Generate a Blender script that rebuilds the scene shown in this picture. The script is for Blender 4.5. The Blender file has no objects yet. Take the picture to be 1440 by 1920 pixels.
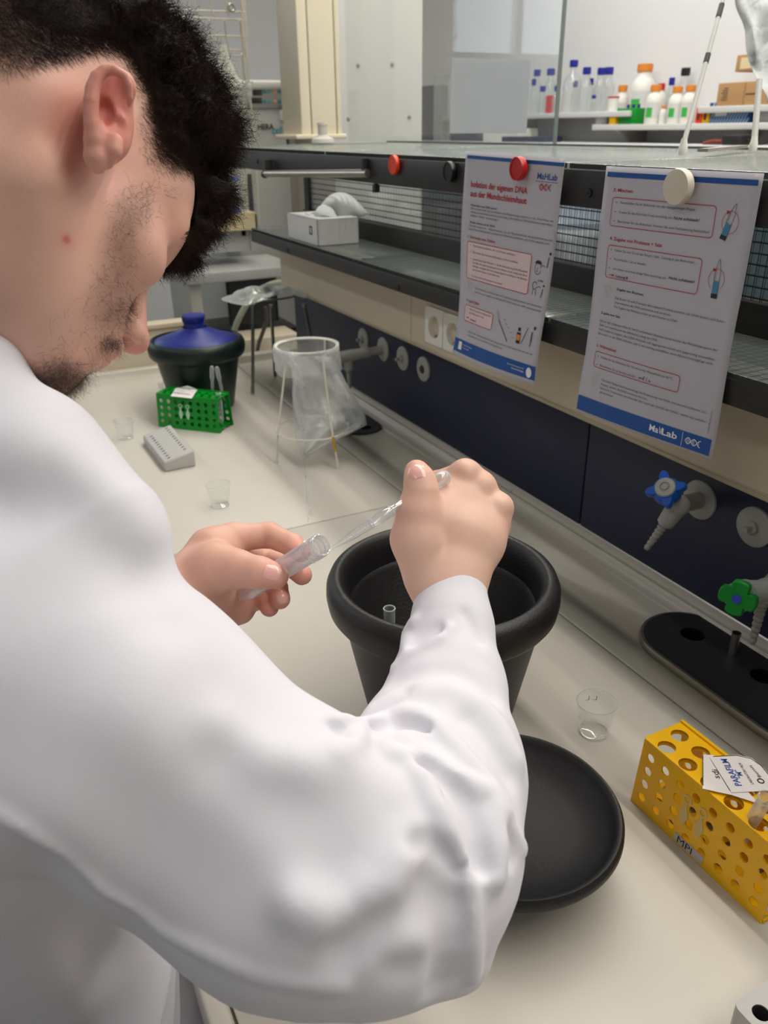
import bpy, bmesh, math, random
import numpy as np
from mathutils import Vector, Matrix
random.seed(7); RNG = np.random.default_rng(5)
S = bpy.context.scene
COL = S.collection
H = 1.51                                   # camera height above the floor
# ---------------------------------------------------------------- camera
FPX = 1506.0
def _n(v): v = np.array(v, float); return v/np.linalg.norm(v)
_Y = _n([-841, -711, FPX]); _D = _n([45, 3136, FPX]); _D = _n(_D-_D.dot(_Y)*_Y)
_Z = -_D; _X = np.cross(_Y, _Z); RC = np.array([_X, _Y, _Z])   # rows: world axes in camera coordinates (right, down, forward)
cam = bpy.data.cameras.new('camera'); camo = bpy.data.objects.new('camera', cam); COL.objects.link(camo)
cam.sensor_fit = 'VERTICAL'; cam.sensor_height = 36; cam.sensor_width = 27; cam.lens = FPX/1920*36
cam.clip_start = .02; cam.clip_end = 60
M = Matrix.Identity(4)
for i in range(3): M[i][0] = RC[i][0]; M[i][1] = -RC[i][1]; M[i][2] = -RC[i][2]
M[2][3] = H; camo.matrix_world = M
cam.dof.use_dof = True; cam.dof.focus_distance = .68; cam.dof.aperture_fstop = cam.lens/1000/.0026
S.camera = camo
# ---------------------------------------------------------------- light
W = bpy.data.worlds.new('daylight'); S.world = W; W.use_nodes = True
W.node_tree.nodes['Background'].inputs[0].default_value = (.93, .96, 1, 1)
W.node_tree.nodes['Background'].inputs[1].default_value = 1.0
def area(name, loc, rot, sx, sy, power, col):
    l = bpy.data.lights.new(name, 'AREA'); l.shape = 'RECTANGLE'; l.size = sx; l.size_y = sy; l.energy = power; l.color = col
    o = bpy.data.objects.new(name, l); o.location = loc; o.rotation_euler = rot; COL.objects.link(o); return o
area('ceiling_lamp_light', (.86, 1.1, 2.72), (0, 0, 0), .06, 4.2, 29, (1, .95, .87))
area('ceiling_lamp_light', (1.22, 1.1, 2.72), (0, 0, 0), .06, 4.2, 27, (1, .96, .89))
area('ceiling_lamp_light', (2.1, 1.6, 2.72), (0, 0, 0), .12, 4.2, 36, (1, .97, .93))
area('ceiling_lamp_light', (-1.0, .9, 2.72), (0, 0, 0), .2, 4.0, 15, (.96, .97, 1))  # unseen lamp added on the left to fill the shade
area('window_daylight', (-1.5, 5.16, 2.2), (math.radians(-90), 0, 0), 3.2, .66, 16, (.84, .92, 1))
S.view_settings.view_transform = 'Standard'; S.view_settings.look = 'None'
S.view_settings.gamma = 1; S.view_settings.use_curve_mapping = False
S.view_settings.exposure = .0
# ---------------------------------------------------------------- placing
def ray(u, v): return RC @ np.array([(u-720)/FPX, (v-960)/FPX, 1.0])
def _w(d): return Vector((d[0], d[1], d[2]+H))
def onX(u, v, X): d = ray(u, v); return _w(d*(X/d[0]))
def onY(u, v, Y): d = ray(u, v); return _w(d*(Y/d[1]))
def onZ(u, v, Z): d = ray(u, v); return _w(d*((Z-H)/d[2]))
def at(u, v, t): return _w(ray(u, v)*t)
# ---------------------------------------------------------------- materials
def lin(c):
    c = c/255; return c/12.92 if c <= .04045 else ((c+.055)/1.055)**2.4
def rgb(c): return (lin(c[0]), lin(c[1]), lin(c[2]), 1)
MATS = {}
def mat(name, c, rough=.5, metal=0, noise=.0, scale=20, bump=0, bscale=200, trans=0, alpha=1, sss=0, coat=0, spec=.5, ior=1.45, detail=3):
    if name in MATS: return MATS[name]
    m = bpy.data.materials.new(name); m.use_nodes = True; nt = m.node_tree; b = nt.nodes['Principled BSDF']
    b.inputs['Base Color'].default_value = rgb(c); b.inputs['Roughness'].default_value = rough
    b.inputs['Metallic'].default_value = metal; b.inputs['IOR'].default_value = ior
    b.inputs['Transmission Weight'].default_value = trans; b.inputs['Alpha'].default_value = alpha
    b.inputs['Specular IOR Level'].default_value = spec; b.inputs['Coat Weight'].default_value = coat
    if sss:
        b.inputs['Subsurface Weight'].default_value = sss
        b.inputs['Subsurface Radius'].default_value = (1, .5, .3); b.inputs['Subsurface Scale'].default_value = .004
    tc = nt.nodes.new('ShaderNodeTexCoord')
    if noise:
        n = nt.nodes.new('ShaderNodeTexNoise'); n.inputs['Scale'].default_value = scale; n.inputs['Detail'].default_value = detail
        nt.links.new(tc.outputs['Object'], n.inputs['Vector'])
        mx = nt.nodes.new('ShaderNodeMix'); mx.data_type = 'RGBA'
        k = rgb(c); mx.inputs['A'].default_value = tuple(x*(1-noise) for x in k[:3])+(1,)
        mx.inputs['B'].default_value = tuple(min(1, x*(1+noise)) for x in k[:3])+(1,)
        nt.links.new(n.outputs['Fac'], mx.inputs['Factor']); nt.links.new(mx.outputs['Result'], b.inputs['Base Color'])
    if bump:
        n = nt.nodes.new('ShaderNodeTexNoise'); n.inputs['Scale'].default_value = bscale; n.inputs['Detail'].default_value = 4
        nt.links.new(tc.outputs['Object'], n.inputs['Vector'])
        bp = nt.nodes.new('ShaderNodeBump'); bp.inputs['Strength'].default_value = bump; bp.inputs['Distance'].default_value = .002
        nt.links.new(n.outputs['Fac'], bp.inputs['Height']); nt.links.new(bp.outputs['Normal'], b.inputs['Normal'])
    MATS[name] = m; return m
def film(name, c, gl=.25, op=.1, rough=.08, facing=.5, wrinkle=0, wscale=60, grid=None):
    """thin clear plastic or glass sheet: transparent, with gloss that grows at grazing angles and a faint body colour"""
    if name in MATS: return MATS[name]
    m = bpy.data.materials.new(name); m.use_nodes = True; nt = m.node_tree; N = nt.nodes; L = nt.links
    for n in list(N): N.remove(n)
    out = N.new('ShaderNodeOutputMaterial'); tr = N.new('ShaderNodeBsdfTransparent'); tr.inputs[0].default_value = (.97, .98, .98, 1)
    gs = N.new('ShaderNodeBsdfGlossy'); gs.inputs['Color'].default_value = (1, 1, 1, 1); gs.inputs['Roughness'].default_value = rough
    df = N.new('ShaderNodeBsdfDiffuse'); df.inputs['Color'].default_value = rgb(c)
    lw = N.new('ShaderNodeLayerWeight'); lw.inputs['Blend'].default_value = facing
    m1 = N.new('ShaderNodeMixShader'); m2 = N.new('ShaderNodeMixShader')
    mul = N.new('ShaderNodeMath'); mul.operation = 'MULTIPLY'; mul.inputs[1].default_value = gl
    L.new(lw.outputs['Facing'], mul.inputs[0])
    add = N.new('ShaderNodeMath'); add.operation = 'MULTIPLY_ADD'; add.inputs[1].default_value = op; add.inputs[2].default_value = op*.6
    L.new(lw.outputs['Facing'], add.inputs[0])
    L.new(mul.outputs[0], m1.inputs['Fac']); L.new(tr.outputs[0], m1.inputs[1]); L.new(gs.outputs[0], m1.inputs[2])
    L.new(add.outputs[0], m2.inputs['Fac']); L.new(m1.outputs[0], m2.inputs[1]); L.new(df.outputs[0], m2.inputs[2])
    fin = m2.outputs[0]
    if wrinkle or grid:
        tc = N.new('ShaderNodeTexCoord')
    if wrinkle:
        n = N.new('ShaderNodeTexNoise'); n.inputs['Scale'].default_value = wscale; n.inputs['Detail'].default_value = 3
        n.inputs['Distortion'].default_value = 1.2
        L.new(tc.outputs['Object'], n.inputs['Vector'])
        bp = N.new('ShaderNodeBump'); bp.inputs['Strength'].default_value = wrinkle; bp.inputs['Distance'].default_value = .01
        L.new(n.outputs['Fac'], bp.inputs['Height'])
        for q in (gs, df): L.new(bp.outputs['Normal'], q.inputs['Normal'])
    if grid:                                # wires cast into the glass
        sp = N.new('ShaderNodeSeparateXYZ'); L.new(tc.outputs['Object'], sp.inputs[0]); ms = []
        for ax in grid:
            a = N.new('ShaderNodeMath'); a.operation = 'PINGPONG'; a.inputs[1].default_value = .0064; L.new(sp.outputs[ax], a.inputs[0])
            g = N.new('ShaderNodeMath'); g.operation = 'LESS_THAN'; g.inputs[1].default_value = .0006; L.new(a.outputs[0], g.inputs[0]); ms.append(g)
        mx = N.new('ShaderNodeMath'); mx.operation = 'MAXIMUM'; L.new(ms[0].outputs[0], mx.inputs[0]); L.new(ms[1].outputs[0], mx.inputs[1])
        wire = N.new('ShaderNodeBsdfDiffuse'); wire.inputs[0].default_value = (.05, .055, .05, 1)
        m3 = N.new('ShaderNodeMixShader'); L.new(mx.outputs[0], m3.inputs[0]); L.new(fin, m3.inputs[1]); L.new(wire.outputs[0], m3.inputs[2])
        fin = m3.outputs[0]
    L.new(fin, out.inputs['Surface']); MATS[name] = m; return m
# ---------------------------------------------------------------- mesh building
class MB:
    def __init__(s): s.v = []; s.f = []; s.m = []; s.sm = []
    def add(s, vs, fs, mi=0, smooth=True, mx=None):
        o = len(s.v)
        for p in vs:
            p = Vector(p)
            if mx is not None: p = mx @ p
            s.v.append(tuple(p))
        for f in fs: s.f.append(tuple(i+o for i in f)); s.m.append(mi); s.sm.append(smooth)
        return s
    def box(s, a, b, mi=0, mx=None, bev=0):
        (x0, y0, z0), (x1, y1, z1) = a, b
        if bev <= 0:
            return s.add([(x0,y0,z0),(x1,y0,z0),(x1,y1,z0),(x0,y1,z0),(x0,y0,z1),(x1,y0,z1),(x1,y1,z1),(x0,y1,z1)],
                         [(0,3,2,1),(4,5,6,7),(0,1,5,4),(1,2,6,5),(2,3,7,6),(3,0,4,7)], mi, False, mx)
        bm = bmesh.new(); bmesh.ops.create_cube(bm, size=1)
        for v in bm.verts: v.co = ((x0+x1)/2+v.co.x*(x1-x0), (y0+y1)/2+v.co.y*(y1-y0), (z0+z1)/2+v.co.z*(z1-z0))
        bmesh.ops.bevel(bm, geom=bm.edges[:], offset=bev, segments=3, profile=.5, affect='EDGES')
        bm.verts.index_update()
        s.add([v.co.copy() for v in bm.verts], [[v.index for v in f.verts] for f in bm.faces], mi, True, mx); bm.free(); return s
    def lathe(s, prof, n=48, mi=0, mx=None, smooth=True, sy=1):
        vs = []; fs = []
        for r, z in prof:
            for k in range(n): a = 2*math.pi*k/n; vs.append((r*math.cos(a), sy*r*math.sin(a), z))
        for i in range(len(prof)-1):
            for k in range(n): k2 = (k+1) % n; fs.append((i*n+k, i*n+k2, (i+1)*n+k2, (i+1)*n+k))
        if prof[0][0] > 1e-6 and False: pass
        return s.add(vs, fs, mi, smooth, mx)
    def tube(s, pts, r, n=10, mi=0, cap=True, mx=None):
        pts = [Vector(p) for p in pts]; m = len(pts); rs = r if isinstance(r, (list, tuple)) else [r]*m
        vs = []; fs = []; t0 = (pts[1]-pts[0]).normalized()
        up = Vector((0, 0, 1)) if abs(t0.z) < .9 else Vector((1, 0, 0)); a = t0.cross(up).normalized()
        for i, p in enumerate(pts):
            t = (pts[min(i+1, m-1)]-pts[max(i-1, 0)]).normalized()
            a = (a-t*a.dot(t)).normalized(); b = t.cross(a)
            for k in range(n): q = 2*math.pi*k/n; vs.append(p+(a*math.cos(q)+b*math.sin(q))*rs[i])
        for i in range(m-1):
            for k in range(n): k2 = (k+1) % n; fs.append((i*n+k, i*n+k2, (i+1)*n+k2, (i+1)*n+k))
        if cap: fs.append(tuple(range(n-1, -1, -1))); fs.append(tuple(range((m-1)*n, m*n)))
        return s.add(vs, fs, mi, True, mx)
    def ring(s, c, R, r, n=64, m=8, ax=None, mi=0):
        ax = ax or Matrix.Identity(3); c = Vector(c); vs = []; fs = []
        for i in range(n):
            a = 2*math.pi*i/n; d = Vector((math.cos(a), math.sin(a), 0))
            for k in range(m):
                q = 2*math.pi*k/m; vs.append(c+ax @ (d*(R+r*math.cos(q))+Vector((0, 0, r*math.sin(q)))))
        for i in range(n):
            for k in range(m): i2 = (i+1) % n; k2 = (k+1) % m; fs.append((i*m+k, i2*m+k, i2*m+k2, i*m+k2))
        return s.add(vs, fs, mi)
    def ball(s, c, r, n=16, m=10, mi=0, mx=None):
        rx, ry, rz = r if isinstance(r, (list, tuple)) else (r, r, r); vs = []; fs = []
        for j in range(m+1):
            th = math.pi*j/m
            for k in range(n):
                a = 2*math.pi*k/n; vs.append((c[0]+rx*math.sin(th)*math.cos(a), c[1]+ry*math.sin(th)*math.sin(a), c[2]+rz*math.cos(th)))
        for j in range(m):
            for k in range(n): k2 = (k+1) % n; fs.append((j*n+k, (j+1)*n+k, (j+1)*n+k2, j*n+k2))
        return s.add(vs, fs, mi, True, mx)
    def build(s, name, mats, parent=None, sharp=35, weld=False):
        me = bpy.data.meshes.new(name); me.from_pydata(s.v, [], s.f); mats = mats if isinstance(mats, (list, tuple)) else [mats]
        for q in mats: me.materials.append(q)
        me.polygons.foreach_set('material_index', s.m); me.polygons.foreach_set('use_smooth', s.sm)
        if weld:
            bm = bmesh.new(); bm.from_mesh(me); bmesh.ops.remove_doubles(bm, verts=bm.verts, dist=1e-5); bm.to_mesh(me); bm.free()
        me.update()
        if sharp: me.set_sharp_from_angle(angle=math.radians(sharp))
        o = bpy.data.objects.new(name, me); COL.objects.link(o)
        if parent: o.parent = parent
        return o
def tag(o, label, cat, group=None, kind=None):
    if label: o['label'] = label
    if cat: o['category'] = cat
    if group: o['group'] = group
    if kind: o['kind'] = kind
    return o
def thing(name, label, cat, loc=(0,0,0), rz=0, group=None):
    o = bpy.data.objects.new(name, None); o.location = loc; o.rotation_euler = (0, 0, rz); o.empty_display_size = .01
    COL.objects.link(o); return tag(o, label, cat, group)
def dup(root, loc=None, rz=None, label=None, group=None):
    def cp(o, par):
        c = o.copy(); COL.objects.link(c)
        if par: c.parent = par
        for ch in kids.get(o.name, []): cp(ch, c)
        return c
    kids = {}
    for o in bpy.data.objects:
        if o.parent: kids.setdefault(o.parent.name, []).append(o)
    r = cp(root, None)
    if loc is not None: r.location = loc
    if rz is not None: r.rotation_euler = (0, 0, rz)
    if label: r['label'] = label
    if group: r['group'] = group
    return r
def struct(o, label=None): o['kind'] = 'structure'; return tag(o, label, None)
def curve_mesh(cu):
    o = bpy.data.objects.new('tmp', cu); COL.objects.link(o); dg = bpy.context.evaluated_depsgraph_get(); dg.update()
    me = o.evaluated_get(dg).to_mesh(); vs = [v.co.copy() for v in me.vertices]; fs = [tuple(p.vertices) for p in me.polygons]
    o.evaluated_get(dg).to_mesh_clear(); bpy.data.objects.remove(o); bpy.data.curves.remove(cu); return vs, fs
def holed(loops, th, res=1):
    """flat plate in XY with outer loop and holes, thickness th about z=0"""
    cu = bpy.data.curves.new('c', 'CURVE'); cu.dimensions = '2D'; cu.fill_mode = 'BOTH'; cu.extrude = th/2
    for lp in loops:
        sp = cu.splines.new('POLY'); sp.points.add(len(lp)-1)
        for i, p in enumerate(lp): sp.points[i].co = (p[0], p[1], 0, 1)
        sp.use_cyclic_u = True
    return curve_mesh(cu)
def circ(cx, cy, r, n=20, ry=None): return [(cx+r*math.cos(2*math.pi*k/n), cy+(ry or r)*math.sin(2*math.pi*k/n)) for k in range(n)]
def rect(x0, y0, x1, y1): return [(x0,y0),(x1,y0),(x1,y1),(x0,y1)]
def rrect(x0, y0, x1, y1, r, n=6):
    o = []
    for cx, cy, a in ((x1-r,y0+r,-90),(x1-r,y1-r,0),(x0+r,y1-r,90),(x0+r,y0+r,180)):
        for k in range(n+1): q = math.radians(a+90*k/n); o.append((cx+r*math.cos(q), cy+r*math.sin(q)))
    return o
def text(s, size, sx=1, shear=0, bold=0, align='LEFT'):
    cu = bpy.data.curves.new('t', 'FONT'); cu.body = s; cu.size = size; cu.shear = shear; cu.resolution_u = 2
    cu.offset = bold; cu.align_x = align
    vs, fs = curve_mesh(cu); return [Vector((v.x*sx, v.y, 0)) for v in vs], fs
def frame(o, x, y):
    """matrix with local x along x, local y along y, z = normal"""
    x = Vector(x).normalized(); y = Vector(y); y = (y-x*y.dot(x)).normalized(); z = x.cross(y)
    m = Matrix.Identity(4)
    for i in range(3): m[i][0] = x[i]; m[i][1] = y[i]; m[i][2] = z[i]; m[i][3] = o[i]
    return m
# ---------------------------------------------------------------- materials used often
m_wall = mat('wall_paint', (222,222,222), .75, noise=.03, scale=3)
m_bench = mat('bench_laminate', (206,200,189), .38, noise=.025, scale=9, spec=.5, bump=.04, bscale=700)
m_bench2 = mat('bench_ceramic', (198,192,178), .3, noise=.02, scale=8)
m_gap = mat('dark_joint', (70,64,55), .8, noise=.1)
m_navy = mat('navy_laminate', (30,36,58), .42, noise=.05, scale=12, spec=.35)
m_beige = mat('beige_painted_metal', (200,188,164), .45, noise=.02, scale=6)
m_black = mat('black_painted_steel', (42,40,39), .45, noise=.12, scale=14, spec=.4)
m_steel = mat('brushed_steel', (176,170,158), .36, metal=1, noise=.08, scale=60)
m_grey = mat('grey_powder_coat', (176,174,166), .5, noise=.03)
m_dgrey = mat('dark_grey_machine', (70,72,74), .4, noise=.12, scale=6)
m_epoxy = mat('black_epoxy', (40,41,44), .38, noise=.45, scale=10, bump=.05)
m_tap = mat('grey_tap_coating', (150,150,142), .4, noise=.05, scale=30)
m_white = mat('white_plastic', (228,226,216), .4, noise=.02)
m_glasspanel = film('wired_glass_top', (176,186,178), gl=.55, op=.13, rough=.12, facing=.5, wrinkle=.05, wscale=120, grid=(0,1))
m_glassvert = film('wired_glass_upright', (120,140,128), gl=.3, op=.1, rough=.02, facing=.5, grid=(1,2))
m_pane = film('clear_pane', (215,222,222), gl=.09, op=.04, rough=.01, facing=.5)
m_ink = mat('black_print', (38,38,42), .7, noise=.02)
m_red = mat('red_print', (178,30,38), .7, noise=.02)
m_blue = mat('blue_print', (18,78,150), .6, noise=.02)
# ---------------------------------------------------------------- the room
b = MB().box((-4,-3,-.05),(2.85,5.1,0)); struct(b.build('floor', mat('floor_vinyl', (150,150,145), .4, noise=.06)))
b = MB().box((-4,-3,2.75),(2.85,5.1,2.8)); struct(b.build('ceiling', mat('ceiling_paint', (225,225,222), .8, noise=.02)))
b = MB().box((-4.1,-3,0),(-4,5.1,2.75)); struct(b.build('wall_left', m_wall))
b = MB().box((-4,-3.1,0),(2.75,-3,2.75)); struct(b.build('wall_front', m_wall))
b = MB().box((2.75,-3,0),(2.85,5.1,2.75)); struct(b.build('wall_right', m_wall))
b = MB()
for a, c in (((-4,5,0),(2.75,5.1,1.88)), ((-4,5,2.55),(2.75,5.1,2.75)), ((.1,5,1.88),(2.75,5.1,2.55)), ((-4,5,1.88),(-3.2,5.1,2.55))): b.box(a, c)
struct(b.build('wall_back', m_wall))
b = MB()
for x in (-3.2,-2.15,-1.05,.05): b.box((x,5.01,1.88),(x+.05,5.07,2.55))
for z in (1.88,2.50): b.box((-3.2,5.015,z),(.1,5.065,z+.05))
w = struct(b.build('window_1', m_white)); g = MB().box((-3.18,5.035,1.90),(.08,5.041,2.53)).build('pane', m_pane, w)
# ---------------------------------------------------------------- the bench
ZB = .90
t = thing('lab_bench', 'long cream laboratory bench with a joint along its back and a raised front edge', 'bench', (.42,.8,0))
P0 = Vector((-.42,-.8,0))
def part(mb, name, m, par=None, **k):
    o = mb.build(name, m, par or t, **k); return o
def off(mb, d):
    mb.v = [tuple(Vector(p)+d) for p in mb.v]; return mb
b = MB().box((.066,1.157,.868),(.632,2.2,ZB), bev=.0012).box((.066,-.7,.868),(.632,1.1545,ZB), bev=.0012)
part(off(b,P0),'worktop',m_bench)
b = MB().box((.0615,-.7,.86),(.6355,2.2,.8965)); part(off(b,P0),'joint_filler',mat('joint_grey',(120,112,98),.7,noise=.05))
b = MB().box((.045,-.7,.862),(.0635,2.2,.905), bev=.004); part(off(b,P0),'front_edge',m_bench)
# rear strip with rising upstand
prof = [(.6350,.868),(.6350,.8985),(.6365,.9),(.768,.9),(.775,.901),(.780,.904),(.7835,.9085),(.7855,.9125),(.788,.9142),(.7905,.9135),(.7912,.9115),(.7918,.9118),(.7925,.9165),(.794,.918),(.801,.9215),(.801,.868)]
def extrude_y(prof, y0, y1):
    n = len(prof); vs = [(x,y0,z) for x,z in prof]+[(x,y1,z) for x,z in prof]
    return vs, [(i,(i+1)%n,n+(i+1)%n,n+i) for i in range(n)]+[tuple(range(n-1,-1,-1)), tuple(range(n,2*n))]
REAR = []
for y0, y1 in ((1.078,2.2),(-.7,1.0765)):
    b = MB(); vs, fs = extrude_y(prof, y0, y1); b.add(vs, [tuple(reversed(f)) for f in fs], 0, True)
    rw = part(off(b,P0),'rear_worktop',m_bench2, sharp=30); REAR.append(rw)
b = MB().box((.03+.05,-.68,.1),(.78,2.18,.866)); part(off(b,P0),'cabinet_body',m_grey)
# end upstand across the far end, and the taller end panel
prof = [(2.2,.9),(2.206,.902),(2.21,.909),(2.213,.92),(2.218,.924),(2.235,.924),(2.235,.87),(2.2,.87)]
n = len(prof); b = MB(); vs = [(.05,y,z) for y,z in prof]+[(.80,y,z) for y,z in prof]
b.add(vs, [(i,(i+1)%n,n+(i+1)%n,n+i) for i in range(n)]+[tuple(range(n-1,-1,-1)), tuple(range(n,2*n))]); part(off(b,P0),'end_upstand',m_bench2, sharp=30)
b = MB().box((-.1,2.236,.80),(.56,2.26,1.03), bev=.003).box((-.1,2.226,1.022),(.56,2.275,1.036), bev=.003); tag(b.build('bench_end_panel',m_beige),'raised beige panel closing the far end of the bench left of the blue lidded bucket','panel')
# ---------------------------------------------------------------- navy service panels
for y0, y1, lab in ((-.2,.8975,'dark navy back panel of the bench carrying the blue handled tap, nearer one'), (.9005,2.153,'dark navy back panel of the bench carrying the grey pipe tap, farther one')):
    b = MB().box((.8,y0,.9245),(.818,y1,1.0998), bev=.0012); tag(b.build('back_panel', m_navy), lab, 'panel', 'navy back panels along the bench')
# cable duct
t = thing('cable_duct', 'beige metal cable duct running between lower black shelf and navy panel', 'cable duct', (.79,1,1.1))
prof = [(.80,1.238),(.765,1.238),(.765,1.1245),(.7665,1.1225),(.7665,1.1215),(.7645,1.1205),(.770,1.113),(.7935,1.1005),(.80,1.1005),(.83,1.10),(.83,1.238)]
for y0, y1 in ((-.2,1.404),(1.4065,2.15)):
    b = MB(); vs, fs = extrude_y(prof, y0, y1); b.add(vs, fs, 0, True); b.v = [tuple(Vector(p)-Vector(t.location)) for p in b.v]; b.build('cover', m_beige, t, sharp=20)
# sockets
def socket(y, lab):
    s = thing('power_socket', lab, 'socket', (.765,y,1.17), 0, 'sockets in the cable duct')
    mx = frame((0,0,0),(0,1,0),(0,0,1)) if False else frame((0,0,0),(0,-1,0),(0,0,1))
    vs, fs = holed([rrect(-.0325,-.033,.0325,.033,.004), circ(0,0,.0205,32)], .008)
    MB().add(vs, fs, 0, False, Matrix.Translation((-.004,0,0)) @ mx).build('cover_frame', m_white, s)
    b = MB(); b.lathe([(.0205,.004),(.0200,-.008),(.001,-.008)], 32, mx=Matrix.Translation((-.004,0,0)) @ mx); b.build('socket_well', m_white, s)
    for dy in (-.0085,.0085): MB().lathe([(.0026,-.0075),(.0001,-.0072)], 10, mx=Matrix.Translation((-.004,0,0)) @ mx @ Matrix.Translation((dy,0,0))).build('pin_hole', m_black, s)
    for dz in (-.018,.018): MB().box((-.003,dz-.0025,-.008),(.003,dz+.0025,.001), mx=Matrix.Translation((-.004,0,0)) @ mx).build('earth_clip', m_steel, s)
socket(1.303, 'white wall socket in the beige duct, the fully visible one left of the first notice')
socket(1.236, 'white wall socket in the beige duct, half hidden by the edge of the first notice')
# ---------------------------------------------------------------- shelf unit
t = thing('reagent_shelf', 'two-tier black steel bench shelf with wired glass panels', 'shelf', (.96,1.1,1.2))
T0 = -Vector(t.location)
def sp(mb, name, m, **k): mb.v = [tuple(Vector(p)+T0) for p in mb.v]; return mb.build(name, m, t, **k)
Y0, Y1 = -.1, 2.42
sp(MB().box((.69,Y0,1.417),(.72,Y1,1.4595), bev=.0012),'front_rail',m_black)
sp(MB().box((1.205,Y0,1.417),(1.235,Y1,1.4595), bev=.0012),'back_rail',m_black)
for y in (Y0,.85,1.62,Y1-.03): sp(MB().box((.7205,y,1.418),(1.2045,y+.03,1.459)),'cross_rail',m_black)
for y0, y1 in ((Y0+.002,.862),(.866,1.632),(1.636,Y1-.002)): sp(MB().box((.6915,y0,1.46),(1.2335,y1,1.4665), bev=.001),'glass_panel',m_glasspanel)
sp(MB().tube([(1.232,Y0,1.4675),(1.232,Y1,1.4675)], .0025, 8),'rear_seal',m_black)
Y0, Y1 = -.1, 2.155
sp(MB().box((.69,Y0,1.239),(.715,Y1,1.2665), bev=.0012),'front_rail',m_black)
sp(MB().box((.84,Y0,1.239),(.862,Y1,1.312), bev=.0012),'divider_rail',m_black)
for y in (Y0,.866,1.5,Y1-.025): sp(MB().box((.7155,y,1.24),(.8395,y+.025,1.266)),'cross_rail',m_black)
for y0, y1 in ((Y0+.002,.876),(.88,1.51),(1.514,Y1-.002)): sp(MB().box((.6915,y0,1.2668),(.839,y1,1.273), bev=.001),'glass_panel',m_glasspanel)
for y0, y1 in ((Y0,.84),(.90,2.15)): sp(MB().box((.849,y0,1.312),(.853,y1,1.42)),'glass_divider',m_glassvert)
for y in (.84,): sp(MB().box((.836,y,1.27),(.866,y+.06,1.418)),'post',m_black)
sp(MB().box((.845,2.12,1.30),(.857,2.15,1.418)),'post',m_black)
for (u, v, X) in ((483,303,.69),(540,470,.69),(747,540,.69),(1105,362,.69)):
    p = onX(u, v, X); sp(MB().lathe([(.001,-.0016),(.0048,-.0016),(.0055,0),(.0055,.002)], 16, mx=frame(p,(0,1,0),(0,0,1)), sy=1),'plug',mat('black_plug',(14,14,14),.5,noise=.1))
a = onX(497,326,.668); c = onX(690,325,.684)
t2 = thing('steel_tube', 'short stainless steel tube fixed under the upper black shelf', 'tube', a)
MB().tube([(0,0,0), c-a], .0072, 24).build('tube_body', m_steel, t2)
MB().tube([Vector((-.0005,.004,-.001)), Vector((-.0005,-.002,-.001))+(c-a)*0.002], .0085, 20).build('end_cap', m_black, t2)
MB().box((.0,-.004,.004),(.02,.004,.03)).build('bracket', m_black, t2)
MB().box((-.004,-.004,.004),(.006,.004,.025), mx=Matrix.Translation((c-a)*.97)).build('bracket', m_black, t2)
p = onX(705,350,.70)
MB().box((p.x-.005,p.y-.006,p.z-.010),(p.x+.005,p.y+.006,p.z+.004), bev=.001).box((p.x-.003,p.y-.003,p.z+.004),(p.x+.003,p.y+.003,1.417)).build('cable_clip', m_black)
tag(bpy.data.objects['cable_clip'], 'small black clip hanging below the upper shelf rail right of the steel tube', 'clip')
# ---------------------------------------------------------------- round plates and taps on the navy panels
def plate(u, v, lab, dark=False):
    p = onX(u, v, .8); s = thing('blanking_plate', lab, 'wall plate', p, 0, 'round plates on the navy panels')
    mx = frame((0,0,0),(0,0,1),(0,1,0))
    if (mx @ Vector((0,0,1))).x > 0: mx = frame((0,0,0),(0,1,0),(0,0,1))
    mx = frame((0,0,0),(0,-1,0),(0,0,1))
    MB().lathe([(.0001,.0045),(.022,.0045),(.0255,.003),(.026,0)], 40, mx=mx).build('disc', m_tap, s)
    if not dark:
        MB().lathe([(.0001,.010),(.007,.010),(.0085,.0085),(.0085,.004)], 20, mx=mx).build('boss', m_tap, s)
        MB().box((-.004,-.003,.009),(.004,.003,.019), mx=mx @ Matrix.Rotation(.3,4,'Z'), bev=.0008).build('square_key', m_tap, s)
    else: MB().lathe([(.0001,.007),(.007,.0072),(.0095,.0045)], 7, mx=mx).build('boss', m_black, s)
plate(682,636,'round grey plate with a square key, farthest, left of the grey pipe flange')
plate(756,672,'round grey plate with a square key just right of the grey pipe flange')
plate(795,692,'round grey plate with a dark broken centre, last of the far row', True)
plate(1416,988,'round grey plate with a square key right of the blue handled tap')
mxw = frame((0,0,0),(0,-1,0),(0,0,1))      # local z points out of the panel (-X)
def nozzle_profile(r0, L, n=6):
    pr = [(r0*1.25,0),(r0*1.25,L*.12)]
    for i in range(n):
        z = L*(.14+.84*i/n); d = L*.84/n; k = 1-.42*i/n
        pr += [(r0*k*.78,z),(r0*k,z+d*.25),(r0*k,z+d*.6),(r0*k*.78,z+d*.95)]
    return pr+[(r0*.45,L),(r0*.25,L),(r0*.22,L*.9)]
def orient(p, d):
    d = Vector(d).normalized(); q = Vector((0,0,1)).rotation_difference(d); return Matrix.Translation(p) @ q.to_matrix().to_4x4()
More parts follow.
